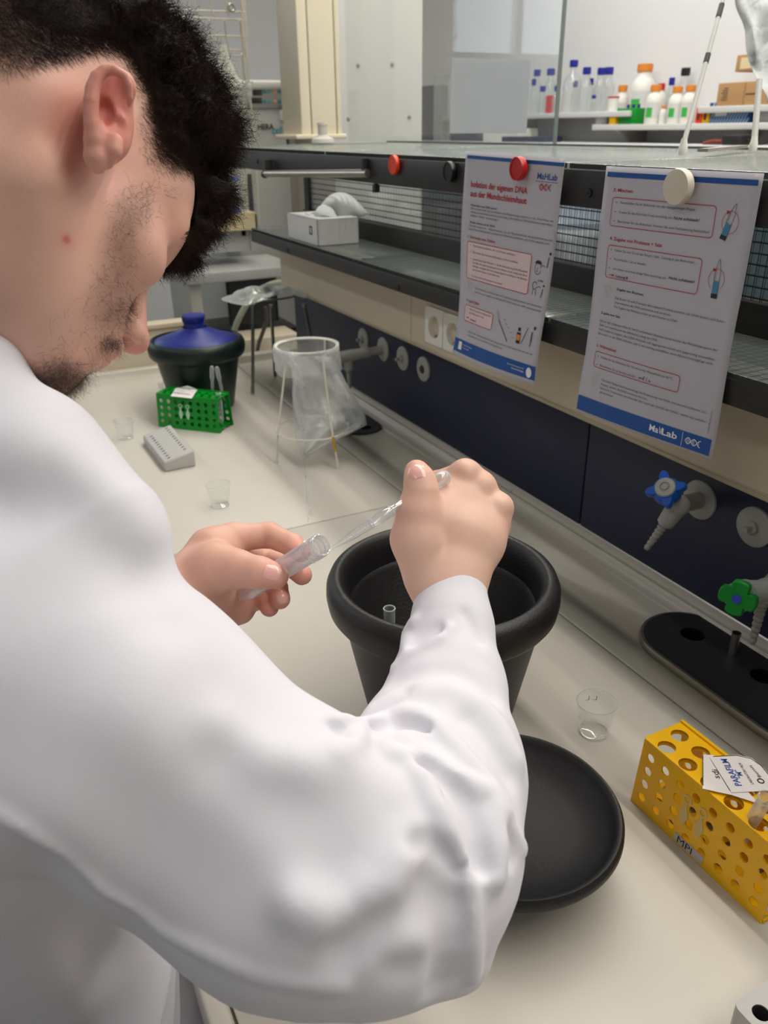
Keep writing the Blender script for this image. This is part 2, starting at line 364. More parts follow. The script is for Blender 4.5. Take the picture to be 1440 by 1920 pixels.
# blue tap
p = onX(1313,937,.8); s = thing('lab_tap', 'grey laboratory tap with blue star handle and ribbed hose nozzle', 'tap', p)
e = at(1272,948,(ray(1272,948)[0] and (p.x-.068)/ray(1272,948)[0]))-p      # valve body centre
MB().lathe([(.0001,.004),(.024,.004),(.0265,.0025),(.027,0)], 40, mx=mxw).build('flange', m_tap, s)
MB().tube([(0,0,0),(e.x*.55,e.y*.2,e.z*.25),(e.x,e.y,e.z)], [.0115,.0115,.0125], 20).build('arm', m_tap, s)
d = at(1211,1030,(p.x-.098)/ray(1211,1030)[0])-p
MB().ball(e,.0145,20,14).tube([e, e+(d-e)*.42], [.0135,.0105], 20).build('valve_body', m_tap, s)
MB().lathe(nozzle_profile(.0062,(d-e).length*.62), 20, mx=orient(e+(d-e)*.38, d-e)).build('hose_nozzle', m_tap, s)
h = at(1249,918,(p.x-.092)/ray(1249,918)[0])-p; ax = (at(1240,908,(p.x-.106)/ray(1240,908)[0])-p)-e*1.0
ax = Vector((-.62,-.30,.62)).normalized(); hb = h-ax*.012
MB().tube([e, hb], [.010,.010], 16).build('spindle', m_tap, s)
def star(r, r2, n, th, mx, lobe=.35):
    vs = []; N = 80; b = MB()
    for k in range(N):
        a = 2*math.pi*k/N; w = ((.5+.5*math.cos(n*a))**lobe if lobe > 0 else 1-math.exp(-((((a*n/(2*math.pi)) % 1-.5)/.13)**2)))
        vs.append((a, r2+(r-r2)*w))
    prof = [(.55,-th/2),(.9,-th/2),(1,-th*.3),(1,th*.3),(.92,th/2),(.3,th/2)]
    V = []; F = []
    for sc, z in prof:
        for a, q in vs: V.append((q*sc*math.cos(a), q*sc*math.sin(a), z))
    for i in range(len(prof)-1):
        for k in range(N): k2 = (k+1)%N; F.append((i*N+k,i*N+k2,(i+1)*N+k2,(i+1)*N+k))
    F.append(tuple(range((len(prof)-1)*N, len(prof)*N))); F.append(tuple(range(N-1,-1,-1)))
    return b.add(V, F, 0, True, mx)
mb = star(.0245,.0105,4,.012,orient(h,ax) @ Matrix.Rotation(.9,4,'Z'),1.3); mb.lathe([(.0125,-.022),(.0175,-.010),(.0165,.0),(.0125,.007)],32,mx=orient(h,ax))
mb.build('handle', mat('blue_handle',(22,88,190),.3,noise=.05), s, sharp=40)
mb = MB(); mb.lathe([(.0125,.004),(.0125,.008),(.0115,.0098),(.0062,.0102),(.0055,.0085),(.0042,.0085),(.0036,.011),(.0001,.0112)], 32, mx=orient(h,ax)); mb.build('handle_cap', mat('cap_grey',(168,168,158),.4,noise=.05), s)
# green tap at the frame's edge
p = onX(1490,1065,.8); s = thing('lab_tap', 'grey laboratory tap with green star handle and small blue centre', 'tap', p)
h = at(1384,1121,.70/ray(1384,1121)[0])-p; e = at(1436,1108,.745/ray(1436,1108)[0])-p; ax = (h-e).normalized()*.75+Vector((-.3,-.45,.12)); ax.normalize()
MB().lathe([(.0001,.004),(.024,.004),(.0265,.0025),(.027,0)], 40, mx=mxw).build('flange', m_tap, s)
MB().tube([(0,0,0),(e.x*.6,e.y*.3,e.z*.6),e], .0115, 20).ball(e,.015,20,14).build('arm', m_tap, s)
MB().tube([e, h-ax*.02], [.0125,.0150], 24).tube([h-ax*.03,h-ax*.003],[.014,.0175],24).build('handle_neck', mat('frosted_grey',(165,170,165),.4,noise=.05), s)
mb = star(.0212,.0130,4,.010,orient(h,ax) @ Matrix.Rotation(.35,4,'Z'),-1); mb.build('handle', mat('green_handle',(10,140,45),.35,noise=.06), s, sharp=40)
MB().lathe([(.0052,.004),(.0052,.0062),(.0001,.0072)], 20, mx=orient(h,ax)).build('handle_cap', mat('cap_blue',(50,72,190),.4,noise=.05), s)
e2 = e+Vector((-.002,.0,-.010)); MB().tube([e,e2],.0125,18).lathe(nozzle_profile(.0066,.062,7), 20, mx=orient(e2,(-.02,0,-1))).build('hose_nozzle', m_tap, s)
# far grey pipe
p = onX(719,655,.8); s = thing('lab_tap', 'plain grey pipe tap without handle behind the wire bag stand', 'tap', p)
MB().lathe([(.0001,.004),(.024,.004),(.0265,.0025),(.027,0)], 40, mx=mxw).build('flange', m_tap, s)
e = at(650,668,(p.x-.085)/ray(650,668)[0])-p
MB().tube([(0,0,0),e*.45], .0095, 20).tube([e*.4,e*.8], .0125, 20).tube([e*.8,e*1.25],[.0135,.0135],20).build('arm', m_tap, s)
q = e*.95; MB().tube([q,q+Vector((0,0,-.022))],.011,20).tube([q+Vector((0,0,-.022)),q+Vector((0,0,-.03))],.0125,20).lathe(nozzle_profile(.0062,.045,6),20,mx=orient(q+Vector((0,0,-.03)),(0,0,-1))).build('hose_nozzle', m_tap, s)
# ---------------------------------------------------------------- cup sinks
def stadium(cx, cy, hw, hl, n=16):
    o = []
    for k in range(n+1): a = math.pi*k/n; o.append((cx+hw*math.cos(a), cy+(hl-hw)+hw*math.sin(a)))
    for k in range(n+1): a = math.pi+math.pi*k/n; o.append((cx+hw*math.cos(a), cy-(hl-hw)+hw*math.sin(a)))
    return o
def cup_sink(cx, cy, hw, hl, holes, lab, overflow=True, rim=True, z=.9):
    s = thing('cup_sink', lab, 'sink', (cx,cy,z))
    vs, fs = holed([stadium(0,0,hw,hl)]+[circ(x-cx,y-cy,r,32) for x,y,r in holes], .004)
    MB().add(vs, fs, 0, False, Matrix.Translation((0,0,.0085 if rim else .0025))).build('sink_plate', m_epoxy, s)
    if rim:
        o = stadium(0,0,hw+.0025,hl+.0025); i = len(o); b = MB(); V = []; F = []
        for k, (d, z1) in enumerate(((.0015,0),(.002,.006),(.0005,.0105),(-.003,.0108))):
            for (x,y) in stadium(0,0,hw+d,hl+d): V.append((x,y,z1))
        for k in range(3):
            for j in range(i): j2=(j+1)%i; F.append((k*i+j,k*i+j2,(k+1)*i+j2,(k+1)*i+j))
        b.add(V,F).build('steel_rim', m_steel, s)
    for x, y, r in holes:
        MB().lathe([(r,.008 if rim else .003),(r*.96,-.015),(r*.9,-.03),(.0001,-.03)], 32, mx=Matrix.Translation((x-cx,y-cy,0))).build('drain_well', mat('drain_black',(8,8,9),.5,noise=.2), s)
    if overflow:
        q = Vector((.757-cx,.548-cy,0))
        MB().lathe([(.0052,.008),(.0052,.036),(.0056,.0365),(.0056,.040),(.0046,.040),(.0042,.012)], 24, mx=Matrix.Translation(q)).build('overflow_tube', m_steel, s)
cup_sink(.735,.515,.062,.142,[(.744,.601,.0155),(.752,.497,.0155)],'long oval black cup sink with steel rim and two holes near the green tap')
cup_sink(.715,1.60,.047,.095,[(.722,1.538,.014)],'small oval black cup sink behind the wire bag stand', overflow=False, rim=False)

def cut(o, cutter):
    md = o.modifiers.new('cut','BOOLEAN'); md.operation = 'DIFFERENCE'; md.object = cutter; md.solver = 'EXACT'
    bpy.context.view_layer.update(); dg = bpy.context.evaluated_depsgraph_get(); me = bpy.data.meshes.new_from_object(o.evaluated_get(dg)); o.modifiers.remove(md); o.data = me
bpy.context.view_layer.update()
for rw, cx, cy, hw, hl in ((REAR[1],.724,.515,.047,.130),(REAR[0],.715,1.60,.043,.091)):
    vs, fs = holed([stadium(0,0,hw,hl)], .12); co = MB().add(vs, fs, 0, False, Matrix.Translation((cx,cy,.93))).build('cutter', m_gap)
    bpy.context.view_layer.update(); cut(rw, co); bpy.data.objects.remove(co)
# ---------------------------------------------------------------- foam ice buckets and lids
m_foam = mat('black_foam', (25,24,25), .46, noise=.12, scale=30, bump=.25, bscale=420, spec=.6)
m_foamin = mat('black_foam_lid', (23,23,25), .48, noise=.3, scale=18, bump=.12, bscale=300)
m_dgreen = mat('dark_green_foam', (10,30,26), .42, noise=.12, scale=20, bump=.08)
m_blid = mat('blue_foam_lid', (22,38,122), .42, noise=.06, scale=20, bump=.06)
def bucket(name, lab, x, y, R, h, m, ri, rband=.042):
    s = thing(name, lab, 'bucket', (x,y,.9)); b = MB(); rb = R*.66
    out = [(.0001,.003),(rb-.004,.003),(rb-.002,0),(rb,.003),(R-.017,h-rband-.004),(R-.013,h-rband),(R-.006,h-rband+.002),(R-.002,h-rband+.008),(R,h-.022),(R-.0005,h-.012),(R-.004,h-.004),(R-.009,h-.0005),(R-.013,h)]
    inn = [(ri+.002,h-.001),(ri-.002,h-.005),(ri-.005,h-.016),(ri-.008,h-.036),(ri-.0125,h-.041),(rb-.008,.02),(rb-.02,.013),(.0001,.012)]
    b.lathe(out[4:]+inn[:4], 96); o = b.build('rim', m, s, sharp=60)
    b = MB().lathe(out[:5], 96).lathe(inn[3:], 96); b.build('body', m, s, sharp=60); return s
bucket('ice_bucket', 'large open black foam ice bucket under the right forearm', .388, .641, .1255, .180, m_foam, .1085)
bk = bucket('ice_bucket', 'dark green foam ice bucket closed with a blue lid at the far end', .449, 1.888, .1137, .166, m_dgreen, .1015)
s = thing('bucket_lid', 'blue foam lid with knob lying in the dark green bucket', 'lid', (.449,1.888,1.056))
MB().lathe([(.0001,-.004),(.093,-.004),(.0975,-.001),(.0985,.003),(.096,.007),(.075,.014),(.05,.024),(.032,.032),(.028,.036)], 72).build('lid_disc', m_blid, s, sharp=60)
MB().lathe([(.026,.03),(.0245,.046),(.027,.052),(.028,.06),(.026,.064),(.0001,.065)], 8).build('knob', m_blid, s, sharp=25)
s = thing('bucket_lid', 'black foam bucket lid lying upside down on the bench in front of the elbow', 'lid', (.334,.428,.9))
MB().lathe([(.0235,.022),(.05,.030),(.085,.041),(.097,.047),(.0998,.052),(.0995,.058),(.097,.0612),(.0935,.0605),(.091,.0565),(.084,.050),(.06,.041),(.03,.036),(.0001,.035)], 96).build('lid_disc', m_foamin, s, sharp=60)
MB().lathe([(.0001,0),(.025,0),(.027,.003),(.025,.018),(.022,.026)], 8).build('knob', m_foamin, s, sharp=25)
# ---------------------------------------------------------------- clear cups and tubes
m_clear = film('clear_plastic', (225,228,226), gl=.55, op=.05, rough=.04, facing=.35)
m_clear2 = film('clear_plastic_edge', (235,238,236), gl=.7, op=.32, rough=.08, facing=.6)
m_milky = film('milky_plastic', (214,218,224), gl=.4, op=.34, rough=.15, facing=.5)
def cup(x, y, lab, mark=False, tilt=0, s=1.0):
    t = thing('medicine_cup', lab, 'cup', (x,y,.9))
    MB().lathe([(.0001,.0045),(.0125*s,.003),(.0150*s,.001),(.0160*s,.0012),(.0166*s,.006),(.0212*s,.0405*s)], 48).build('cup_wall', m_clear, t, sharp=60)
    MB().ring((0,0,.0412*s), .0217*s, .0006, 48, 6).build('rim', m_clear2, t)
    MB().ring((0,0,.0012), .0160*s, .0007, 48, 6).ring((0,0,.0045), .0152*s, .0004, 48, 6).build('base_ring', m_clear2, t)
    if mark:
        mk = mat('green_pen', (20,130,80), .7, noise=.02); b = MB()
        for i, (c, dx) in enumerate((('L',.0),('.',.0045),('L',.0085),('.',.0125))):
            vs, fs = text(c, .0085)
            for q in range(1):
                W_ = []
                for v in vs: a = math.radians(62)-(-(v.x+dx)+.006)/.0205; W_.append((.0203*math.cos(a), .0203*math.sin(a), .0275+v.y))
                b.add(W_, fs)
        b.build('pen_mark', mk, t)
    return t
cup(.5165,.5235,'clear medicine cup marked with green pen initials, beside the yellow rack', True)
cup(.319,1.302,'clear medicine cup in the middle of the bench, unmarked, beyond the left hand')
cup(.236,1.742,'clear medicine cup farthest back, beside the green rack and the white shoulder')
q = onZ(730,1141,1.04); t = thing('test_tube', 'clear test tube standing inside the open black bucket', 'tube', (q.x,q.y,.913))
MB().lathe([(.0001,0),(.004,.002),(.0062,.007),(.0062,.127)], 32).build('tube_wall', m_milky, t, sharp=60); MB().ring((0,0,.127),.0062,.0007,32,6).build('rim', m_clear2, t)
# ---------------------------------------------------------------- tube racks
def rack(name, lab, o, xd, m, top, L=.158, h=.076, wb=.062, wt=.050):
    s = thing(name, lab, 'tube rack', (o[0],o[1],.9)); X = Vector((xd[0],xd[1],0)).normalized(); Y = Vector((-X.y,X.x,0)); Z = Vector((0,0,1))
    ins = (wb-wt)/2; loops = [rect(.001,.0,L-.001,h)]
    for i in range(8):
        for j in range(4): loops.append(circ(.0125+i*(L-.025)/7, .014+j*.0158, .0046, 18))
    vs, fs = holed(loops, .0018)
    fm = frame((0,0,0), X, Z*h+Y*ins); MB().add(vs, fs, 0, False, fm).build('front_panel', m, s)
    bmx = frame(Y*wb, X, Z*h-Y*ins); MB().add(vs, fs, 0, False, bmx).build('back_panel', m, s)
    loops = [rrect(0,ins-.001,L,wb-ins+.001,.003)]+[circ(x,y,r,24) for x,y,r in top]
    vs, fs = holed(loops, .0026); T = frame(Z*(h), X, Y); MB().add(vs, fs, 0, False, T).build('top_panel', m, s)
    b = MB()
    for x, y, r in top: b.lathe([(r,.0012),(r+.0012,.0012),(r+.0016,-.0015),(r+.0012,-.004),(r,-.004),(r,.0012)], 24, mx=T @ Matrix.Translation((x,y,0)))
    for x0 in (.0,L-.002): b.box((x0,ins*.15,.0),(x0+.002,.008,.004), mx=frame((0,0,0),X,Y)).box((x0,wb-.008,.0),(x0+.002,wb,.004), mx=frame((0,0,0),X,Y))
    b.build('hole_collars', m, s); MB().box((0,wb-ins-.004,h+.001),(L,wb-ins-.001,h+.0035), mx=frame((0,0,0),X,Y)).build('top_ridge', m, s)
    loops = [rect(.002,.003,L-.002,wb-.003)]+[circ(x,y,r*.8,20) for x,y,r in top]
    vs, fs = holed(loops, .0018); MB().add(vs, fs, 0, False, frame(Z*.006, X, Y)).build('floor_panel', m, s)
    pic = mat('pictogram_'+lab[:6].strip(), (222,190,120) if 'yellow' in lab else (186,222,190), .5, noise=.02); b = MB()
    for cx in (.062,.080):
        c0 = (cx,.050); vs, fs = holed([circ(cx,.0535,.0048,20), circ(cx,.0535,.0031,20)], .0006); b.add(vs, fs, 0, False, fm @ Matrix.Translation((0,0,.0014)))
        lp = [(cx-.0012,.0492),(cx+.0012,.0492),(cx+.0018,.044),(cx+.0045,.0385),(cx+.0046,.034),(cx+.0025,.0275),(cx+.001,.0245),(cx-.001,.0245),(cx-.0025,.0275),(cx-.0046,.034),(cx-.0045,.0385),(cx-.0018,.044)]
        vs, fs = holed([lp], .0006); b.add(vs, fs, 0, False, fm @ Matrix.Translation((0,0,.0014)))
    b.build('pictogram', pic, s); return s, fm, T, X, Y
m_yel = mat('yellow_plastic', (252,190,10), .3, noise=.03, scale=15, spec=.5, sss=.25)
m_grn = mat('green_plastic', (0,140,38), .32, noise=.04, scale=15, sss=.12)
toph = [(.014+.0262*i+(.0 if k else .006), .0165+k*.0225-.002, .0084) for i in range(6) for k in (0,1)]
sY, fY, TY, XY, YY = rack('tube_rack', 'yellow plastic tube rack with MPI sticker beside the black lid', (.4835,.428), (.006,-1), m_yel, toph)
topg = [(.0125+.0192*i+(.0 if k % 2 else .004), .0135+k*.0115, .0046) for i in range(8) for k in range(3)]
sG, fG, TG, XG, YG = rack('tube_rack', 'green plastic tube rack standing in front of the blue lidded bucket', (.3165,1.783), (.70,-.715), m_grn, topg)
m_lab = mat('label_paper', (236,228,224), .6, noise=.01); m_pblue = mat('label_blue_print', (40,82,160), .6, noise=.01)
b = MB().box((.058,.0025,.001),(.092,.0118,.0016), mx=fY); o = b.build('sticker', mat('sticker_grey',(190,185,185),.5,noise=.02), sY); o['label'] = 'grey sticker reading MPI'
vs, fs = text('MPI', .0108, 1.15); MB().add(vs, fs, 0, False, fY @ Matrix.Translation((.0615,.0036,.0018))).build('lettering', m_ink, sY)
def slip(pts, z, lab, name='parafilm_slip', cat='label', curl=0):
    c = Vector((0,0,0)); P = [onZ(u,v,z) for u,v in pts]
    for p in P: c += p/len(P)
    s = thing(name, lab, cat, c); vs = [p-c for p in P]; n = len(vs)
    V = [(v.x,v.y,0) for v in vs]+[(v.x,v.y,.0003) for v in vs]
    MB().add(V, [tuple(range(n,2*n)), tuple(range(n-1,-1,-1))]+[(i,(i+1)%n,n+(i+1)%n,n+i) for i in range(n)], 0, False).build('slip_sheet', m_lab, s); return s, c
def on_slip(s, c, u0, v0, u1, v1, z, txt, size, m, sx=1, dy=0, flip=False, name='lettering', bold=0):
    a = onZ(u0,v0,z)-c; b_ = onZ(u1,v1,z)-c; d = b_-a; vs, fs = text(txt, size, 1, 0, bold*size)
    w = max(v.x for v in vs)-min(v.x for v in vs); k = d.length/w
    up = Vector((0,0,1)).cross(d).normalized(); fr = frame(a+up*dy+Vector((0,0,.0006)), d, up)
    MB().add([(v.x*k,v.y*1.0,0) for v in vs], fs, 0, False, fr).build(name, m, s)
def z5(x, y): return (1140+x*.2188, 1340+y*.2188)
zt = .9+.076+.0035
s, c = slip([z5(810,345),z5(905,347),z5(1295,765),z5(1060,690),z5(810,635)], zt, 'white wax film slip, lower of two, on the yellow rack')
a1, a2 = z5(885,395), z5(1045,655)
on_slip(s, c, *z5(960,555), *z5(940,480), zt, 'sdj', .008, m_ink)
b = MB(); p0 = onZ(*a1,zt)-c; p1 = onZ(*a2,zt)-c; b.tube([p0+Vector((0,0,.0005)),p1+Vector((0,0,.0005))],.0003,6); p0 = onZ(*z5(811,352),zt)-c; p1 = onZ(*z5(812,610),zt)-c; b.tube([p0+Vector((.0002,0,.0005)),p1+Vector((.0002,0,.0005))],.0003,6); b.build('border_line', m_ink, s)
s, c = slip([z5(868,362),z5(1100,345),z5(1230,372),z5(1330,455),z5(1420,560),z5(1440,650),z5(1060,668)], zt+.0008, 'white wax film slip printed PARAFILM, upper of two, on the yellow rack')
zz = zt+.0008
on_slip(s, c, *z5(1150,615), *z5(1018,385), zz, 'PARAFILM', .0084, m_pblue, bold=.015)
on_slip(s, c, *z5(1166,548), *z5(1128,478), zz, '“M”', .0072, m_pblue, bold=.015)
on_slip(s, c, *z5(1250,600), *z5(1140,420), zz, 'LABORATORY FILM', .0036, m_ink)
on_slip(s, c, *z5(1316,540), *z5(1228,440), zz, 'Bemis', .0042, m_ink)
p = onZ(*z5(1308,572),zz)-c; MB().ring((p.x,p.y,.0006),.0026,.0005,24,6).build('emblem', m_ink, s)
b = MB(); Q = [onZ(*z5(x,y),zz)-c+Vector((0,0,.0005)) for x,y in ((900,362),(1100,352),(1225,380),(1310,440),(1385,530))]; b.tube(Q,.0003,6); b.build('border_line', m_ink, s)
# slip on the green rack
def z8(x, y): return (180+x*.2083, 680+y*.2083)
s, c = slip([z8(672,302),z8(715,232),z8(825,208),z8(915,240),z8(862,322)], zt-.001, 'white wax film slip printed PARAFILM lying on the green rack')
zz = zt-.001
on_slip(s, c, *z8(858,285), *z8(708,268), zz, 'PARAFILM', .011, m_pblue, bold=.015)
on_slip(s, c, *z8(805,262), *z8(770,258), zz, '“M”', .007, m_pblue)
on_slip(s, c, *z8(858,245), *z8(780,236), zz, 'Bemis', .006, m_ink)
# transfer pipettes upside down in the green rack, tubes in racks
def pip_in(u, v, ztop, lean, lab, L=.125):
    p = onZ(u, v, ztop); t = thing('transfer_pipette', lab, 'pipette', (p.x,p.y,ztop), 0, 'pipettes in the green rack')
    d = Vector(lean).normalized()
    prof = [(.0002,0),(.003,-.0008),(.0046,-.004),(.005,-.010),(.005,-.030),(.0034,-.034),(.0030,-.040),(.0036,-.046),(.0028,-.06),(.0022,-.10)]
    MB().lathe(prof, 20, mx=orient((0,0,0), -d)@Matrix.Scale(-1,4,(0,0,1))@Matrix.Scale(-1,4,(0,0,1))).build('bulb_and_stem', m_milky, t); return t
for u, v, l, lab in ((397,686,(-.06,.05,-1),'clear transfer pipette with bulb upwards in the green rack, left one'), (406,687,(.10,-.04,-1),'clear transfer pipette with bulb upwards in the green rack, right one')):
    p = onZ(u, v, 1.035); t = thing('transfer_pipette', lab, 'pipette', p, 0, 'pipettes in the green rack'); d = Vector(l).normalized()
    pts = [Vector((0,0,0))+d*k for k in (0,.001,.004,.010,.028,.032,.038,.044,.056,.10)]
    MB().tube(pts, [.0005,.003,.0046,.005,.005,.0034,.003,.0036,.0028,.002], 18).build('bulb_and_stem', m_milky, t)
def rack_tube(p, d, L, r, lab, cone=True):
    t = thing('test_tube', lab, 'tube', p); d = Vector(d).normalized()
    MB().tube([d*k for k in (0,.0004,.004,.0041,L*.85,L*.9,L)] , [r*1.0,r*1.15,r*1.15,r,r*.97,r*.7,r*.25], 20, cap=False).build('tube_wall', m_milky, t); return t
p = onZ(301,717,.992); rack_tube(p,(0,0,-1),.075,.0055,'short clear tube in the left end of the green rack')
p = sG.location+XG*.146+YG*.031+Vector((0,0,.084)); rack_tube(p,(0,0,-1),.075,.0058,'clear tube standing in the right end of the green rack')
p = onZ(1438,1494,1.010); d = onZ(1412,1536,.975)-p; rack_tube(p,d,.09,.0058,'clear pointed tube leaning in the yellow rack beside the wax film slips')
# ---------------------------------------------------------------- grey tube blocks
m_block = mat('grey_block_plastic', (186,184,180), .5, noise=.02, scale=30)
def wedge(L, w, h0, h1):
    bm = bmesh.new(); bmesh.ops.create_cube(bm, size=1)
    for v in bm.verts:
        x, y, z = v.co; v.co = (x*w, y*L, (z+.5)*(h0+(x+.5)*(h1-h0)))
    bmesh.ops.bevel(bm, geom=bm.edges[:], offset=.0035, segments=4, profile=.5, affect='EDGES'); bm.verts.index_update()
    r = ([v.co.copy() for v in bm.verts], [[v.index for v in f.verts] for f in bm.faces]); bm.free(); return r
t = thing('tube_block', 'grey sloping tube block with two rows of slots beside the green rack', 'tube block', (.296,1.595,.9), math.radians(1.5))
vs, fs = wedge(.180,.062,.021,.034); MB().add(vs, fs).build('block_body', m_block, t, sharp=50)
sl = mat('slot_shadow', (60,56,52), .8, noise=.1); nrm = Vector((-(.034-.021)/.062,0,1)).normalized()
for i in range(11):
    for x in (-.018,.018):
        y = -.078+i*.0142+(.012 if x>0 else 0); z = .021+(x/.062+.5)*.013+.0002
        if abs(y) < .083: MB().ball((0,0,0),(.0042,.0021,.0004),12,6,mx=Matrix.Translation((x,y,z)) @ Vector((0,0,1)).rotation_difference(nrm).to_matrix().to_4x4() @ Matrix.Rotation(.5,4,'Z')).build('slot', sl, t)
t = thing('tube_block', 'grey plastic block with round hole at the lower right corner of the photo', 'tube block', (.385,.10,.9))
h = onZ(1427,1899,.935); hx, hy = h.x-.385, h.y-.10
vs, fs = holed([rrect(0,0,.16,.120,.006)]+[circ(hx+i*.03,hy,.0062,28) for i in range(4)], .035)
MB().add(vs, fs, 0, False, Matrix.Translation((0,0,.0175))).build('block_body', m_block, t)
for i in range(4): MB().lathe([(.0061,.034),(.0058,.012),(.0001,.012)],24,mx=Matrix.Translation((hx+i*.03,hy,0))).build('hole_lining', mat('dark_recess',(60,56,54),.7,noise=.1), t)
# ---------------------------------------------------------------- tissue box
t = thing('tissue_box', 'white cardboard tissue box on the lower black shelf', 'box', (.752,1.812,1.2732)); m_card = mat('white_card', (226,224,218), .6, noise=.07, scale=90)
vs, fs = holed([rrect(-.05,-.0925,.05,.0925,.001), stadium(0,0,.022,.06)], .001)
b = MB().box((-.05,-.0925,0),(-.049,.0925,.055)).box((.049,-.0925,0),(.05,.0925,.055)).box((-.05,-.0925,0),(.05,-.0915,.055)).box((-.05,.0915,0),(.05,.0925,.055)).box((-.05,-.0925,0),(.05,.0925,.001)).add(vs, fs, 0, False, Matrix.Translation((0,0,.055))); b.build('carton', m_card, t)
vs, fs = holed([rect(-.008,-.009,.008,.009), rect(-.005,-.006,.005,.006)], .0004); MB().add(vs, fs, 0, False, Matrix.Translation((-.0506,-.055,.03)) @ frame((0,0,0),(0,-1,0),(0,0,1))).build('printed_mark', m_ink, t)
m_tis = mat('tissue_paper', (224,228,222), .85, noise=.02, sss=.1)
def sheet(rows, name, m, parent=None, loc=None, amp=.0, th=.0004, sub=6):
    """surface through rows of 3D points, smoothly resampled"""
    A = np.array([[tuple(p) for p in r] for r in rows], float)
    def rs(A, k, ax):
        n = A.shape[ax]; x = np.linspace(0, n-1, (n-1)*k+1); i = np.clip(x.astype(int), 0, n-2); f = x-i
        p = lambda j: np.take(A, np.clip(j,0,n-1), axis=ax); sh = [1,1,1]; sh[ax] = -1; f = f.reshape(sh)
        return .5*((2*p(i))+(-p(i-1)+p(i+1))*f+(2*p(i-1)-5*p(i)+4*p(i+1)-p(i+2))*f**2+(-p(i-1)+3*p(i)-3*p(i+1)+p(i+2))*f**3)
    A = rs(rs(A, sub, 0), sub, 1); n, mm = A.shape[:2]
    if amp: A = A+RNG.normal(0,amp,A.shape)
    V = [tuple(v) for v in A.reshape(-1,3)]; F = [(i*mm+j,i*mm+j+1,(i+1)*mm+j+1,(i+1)*mm+j) for i in range(n-1) for j in range(mm-1)]
    b = MB().add(V, F)
    if loc is not None: b.v = [tuple(Vector(p)-Vector(loc)) for p in b.v]
    o = b.build(name, m, parent); md = o.modifiers.new('thick','SOLIDIFY'); md.thickness = th; return o
c = Vector((.752,1.812,1.325)); t = thing('tissue', 'crumpled white tissues pulled up out of the tissue box', 'tissue', c)
def tp(u, v, Y): return onY(u, v, Y)
def tg(rows, Ys): return [[tp(u,v,y) for (u,v),y in zip(r,ys)] for r,ys in zip(rows,Ys)]
sheet(tg([[(589,412),(600,419),(614,425),(647,437)],[(590,398),(606,402),(622,408),(643,428)],[(598,386),(612,385),(625,393),(637,416)]],[[1.80,1.785,1.77,1.745],[1.79,1.765,1.75,1.742],[1.80,1.79,1.77,1.75]]),'tissue_sheet',m_tis,t,c,sub=5)
sheet(tg([[(599,388),(617,391),(630,401),(640,413)],[(611,372),(630,374),(646,388),(660,410)],[(622,364),(641,364),(658,378),(678,406)],[(634,360),(651,363),(668,375),(692,401)]],[[1.80,1.785,1.775,1.77],[1.82,1.775,1.765,1.765],[1.83,1.80,1.77,1.75],[1.84,1.82,1.79,1.74]]),'tissue_sheet',m_tis,t,c,sub=5)
sheet(tg([[(569,396),(577,399),(588,401)],[(575,403),(583,405),(593,408)],[(582,410),(588,413),(596,413)]],[[1.84,1.83,1.82],[1.83,1.815,1.81],[1.83,1.82,1.82]]),'tissue_sheet',m_tis,t,c,sub=4)
# ---------------------------------------------------------------- white wire stand with bag
m_wire = mat('white_coated_wire', (226,220,206), .4, noise=.05, scale=60)
c = Vector((.565,1.465,.9)); t = thing('bag_stand', 'small white wire bag stand with two rings on the bench', 'wire stand', c)
tr = Vector((.567,1.473,1.122)); lr = Vector((.558,1.442,.962)); A = .0615; B = .073
MB().ring(tr-c, A, .0019, 72, 8).build('top_ring', m_wire, t); MB().ring(lr-c, B, .0016, 72, 8).build('lower_ring', m_wire, t)
for i, (u0, v0, u1, v1) in enumerate(((520,668,519,868),(606,662,634,879),(600,640,614,833))):
    f_ = onZ(u1,v1,.9); g = onZ(u0,v0,1.121); dxy = Vector((g.x-tr.x,g.y-tr.y)).normalized()*A; g = Vector((tr.x+dxy.x,tr.y+dxy.y,1.121))
    dxy = Vector((f_.x-lr.x,f_.y-lr.y)).normalized()*B; mid = Vector((lr.x+dxy.x,lr.y+dxy.y,.962))
    leg = MB().tube([g-c, (g+mid)/2-c, mid-c, f_-c+Vector((0,0,.008))], .0019, 10).build('leg', m_wire, t)
    MB().tube([f_-c, f_-c+Vector((0,0,.004)), f_-c+(mid-f_)*.32], [.0034,.0032,.0024], 12).build('rubber_foot', m_wire, leg)
    if i == 1: MB().tube([f_-c+(mid-f_)*k for k in (.55,1.02)], .0031, 12).build('sleeve', mat('yellow_green_sleeve',(186,150,40),.5,noise=.5,scale=120), leg)
m_bag = film('thin_white_bag', (226,228,226), gl=.35, op=.44, rough=.22, facing=.5, wrinkle=.5, wscale=45)
s = thing('plastic_bag', 'translucent white plastic bag hanging in the small wire bag stand', 'bag', tr)
b = MB(); N = 96
def wav(a, k): return 1+.03*math.sin(5*a+k)+.02*math.sin(11*a+2.1*k)
rows = [(A-.004,.0,.0),(A+.003,.003,0),(A+.004,-.01,1),(A+.004,-.03,2),(A+.005,-.045,3)]
V = [(r*math.cos(2*math.pi*k/N)*(wav(2*math.pi*k/N,z) if i>1 else 1), r*math.sin(2*math.pi*k/N)*(wav(2*math.pi*k/N,z) if i>1 else 1), h_+(0 if i<3 else .004*math.sin(2*math.pi*k/N*3))) for i,(r,h_,z) in enumerate(rows) for k in range(N)]
b.add(V, [(i*N+k,i*N+(k+1)%N,(i+1)*N+(k+1)%N,(i+1)*N+k) for i in range(len(rows)-1) for k in range(N)]); b.build('folded_cuff', m_bag, s, sharp=0)
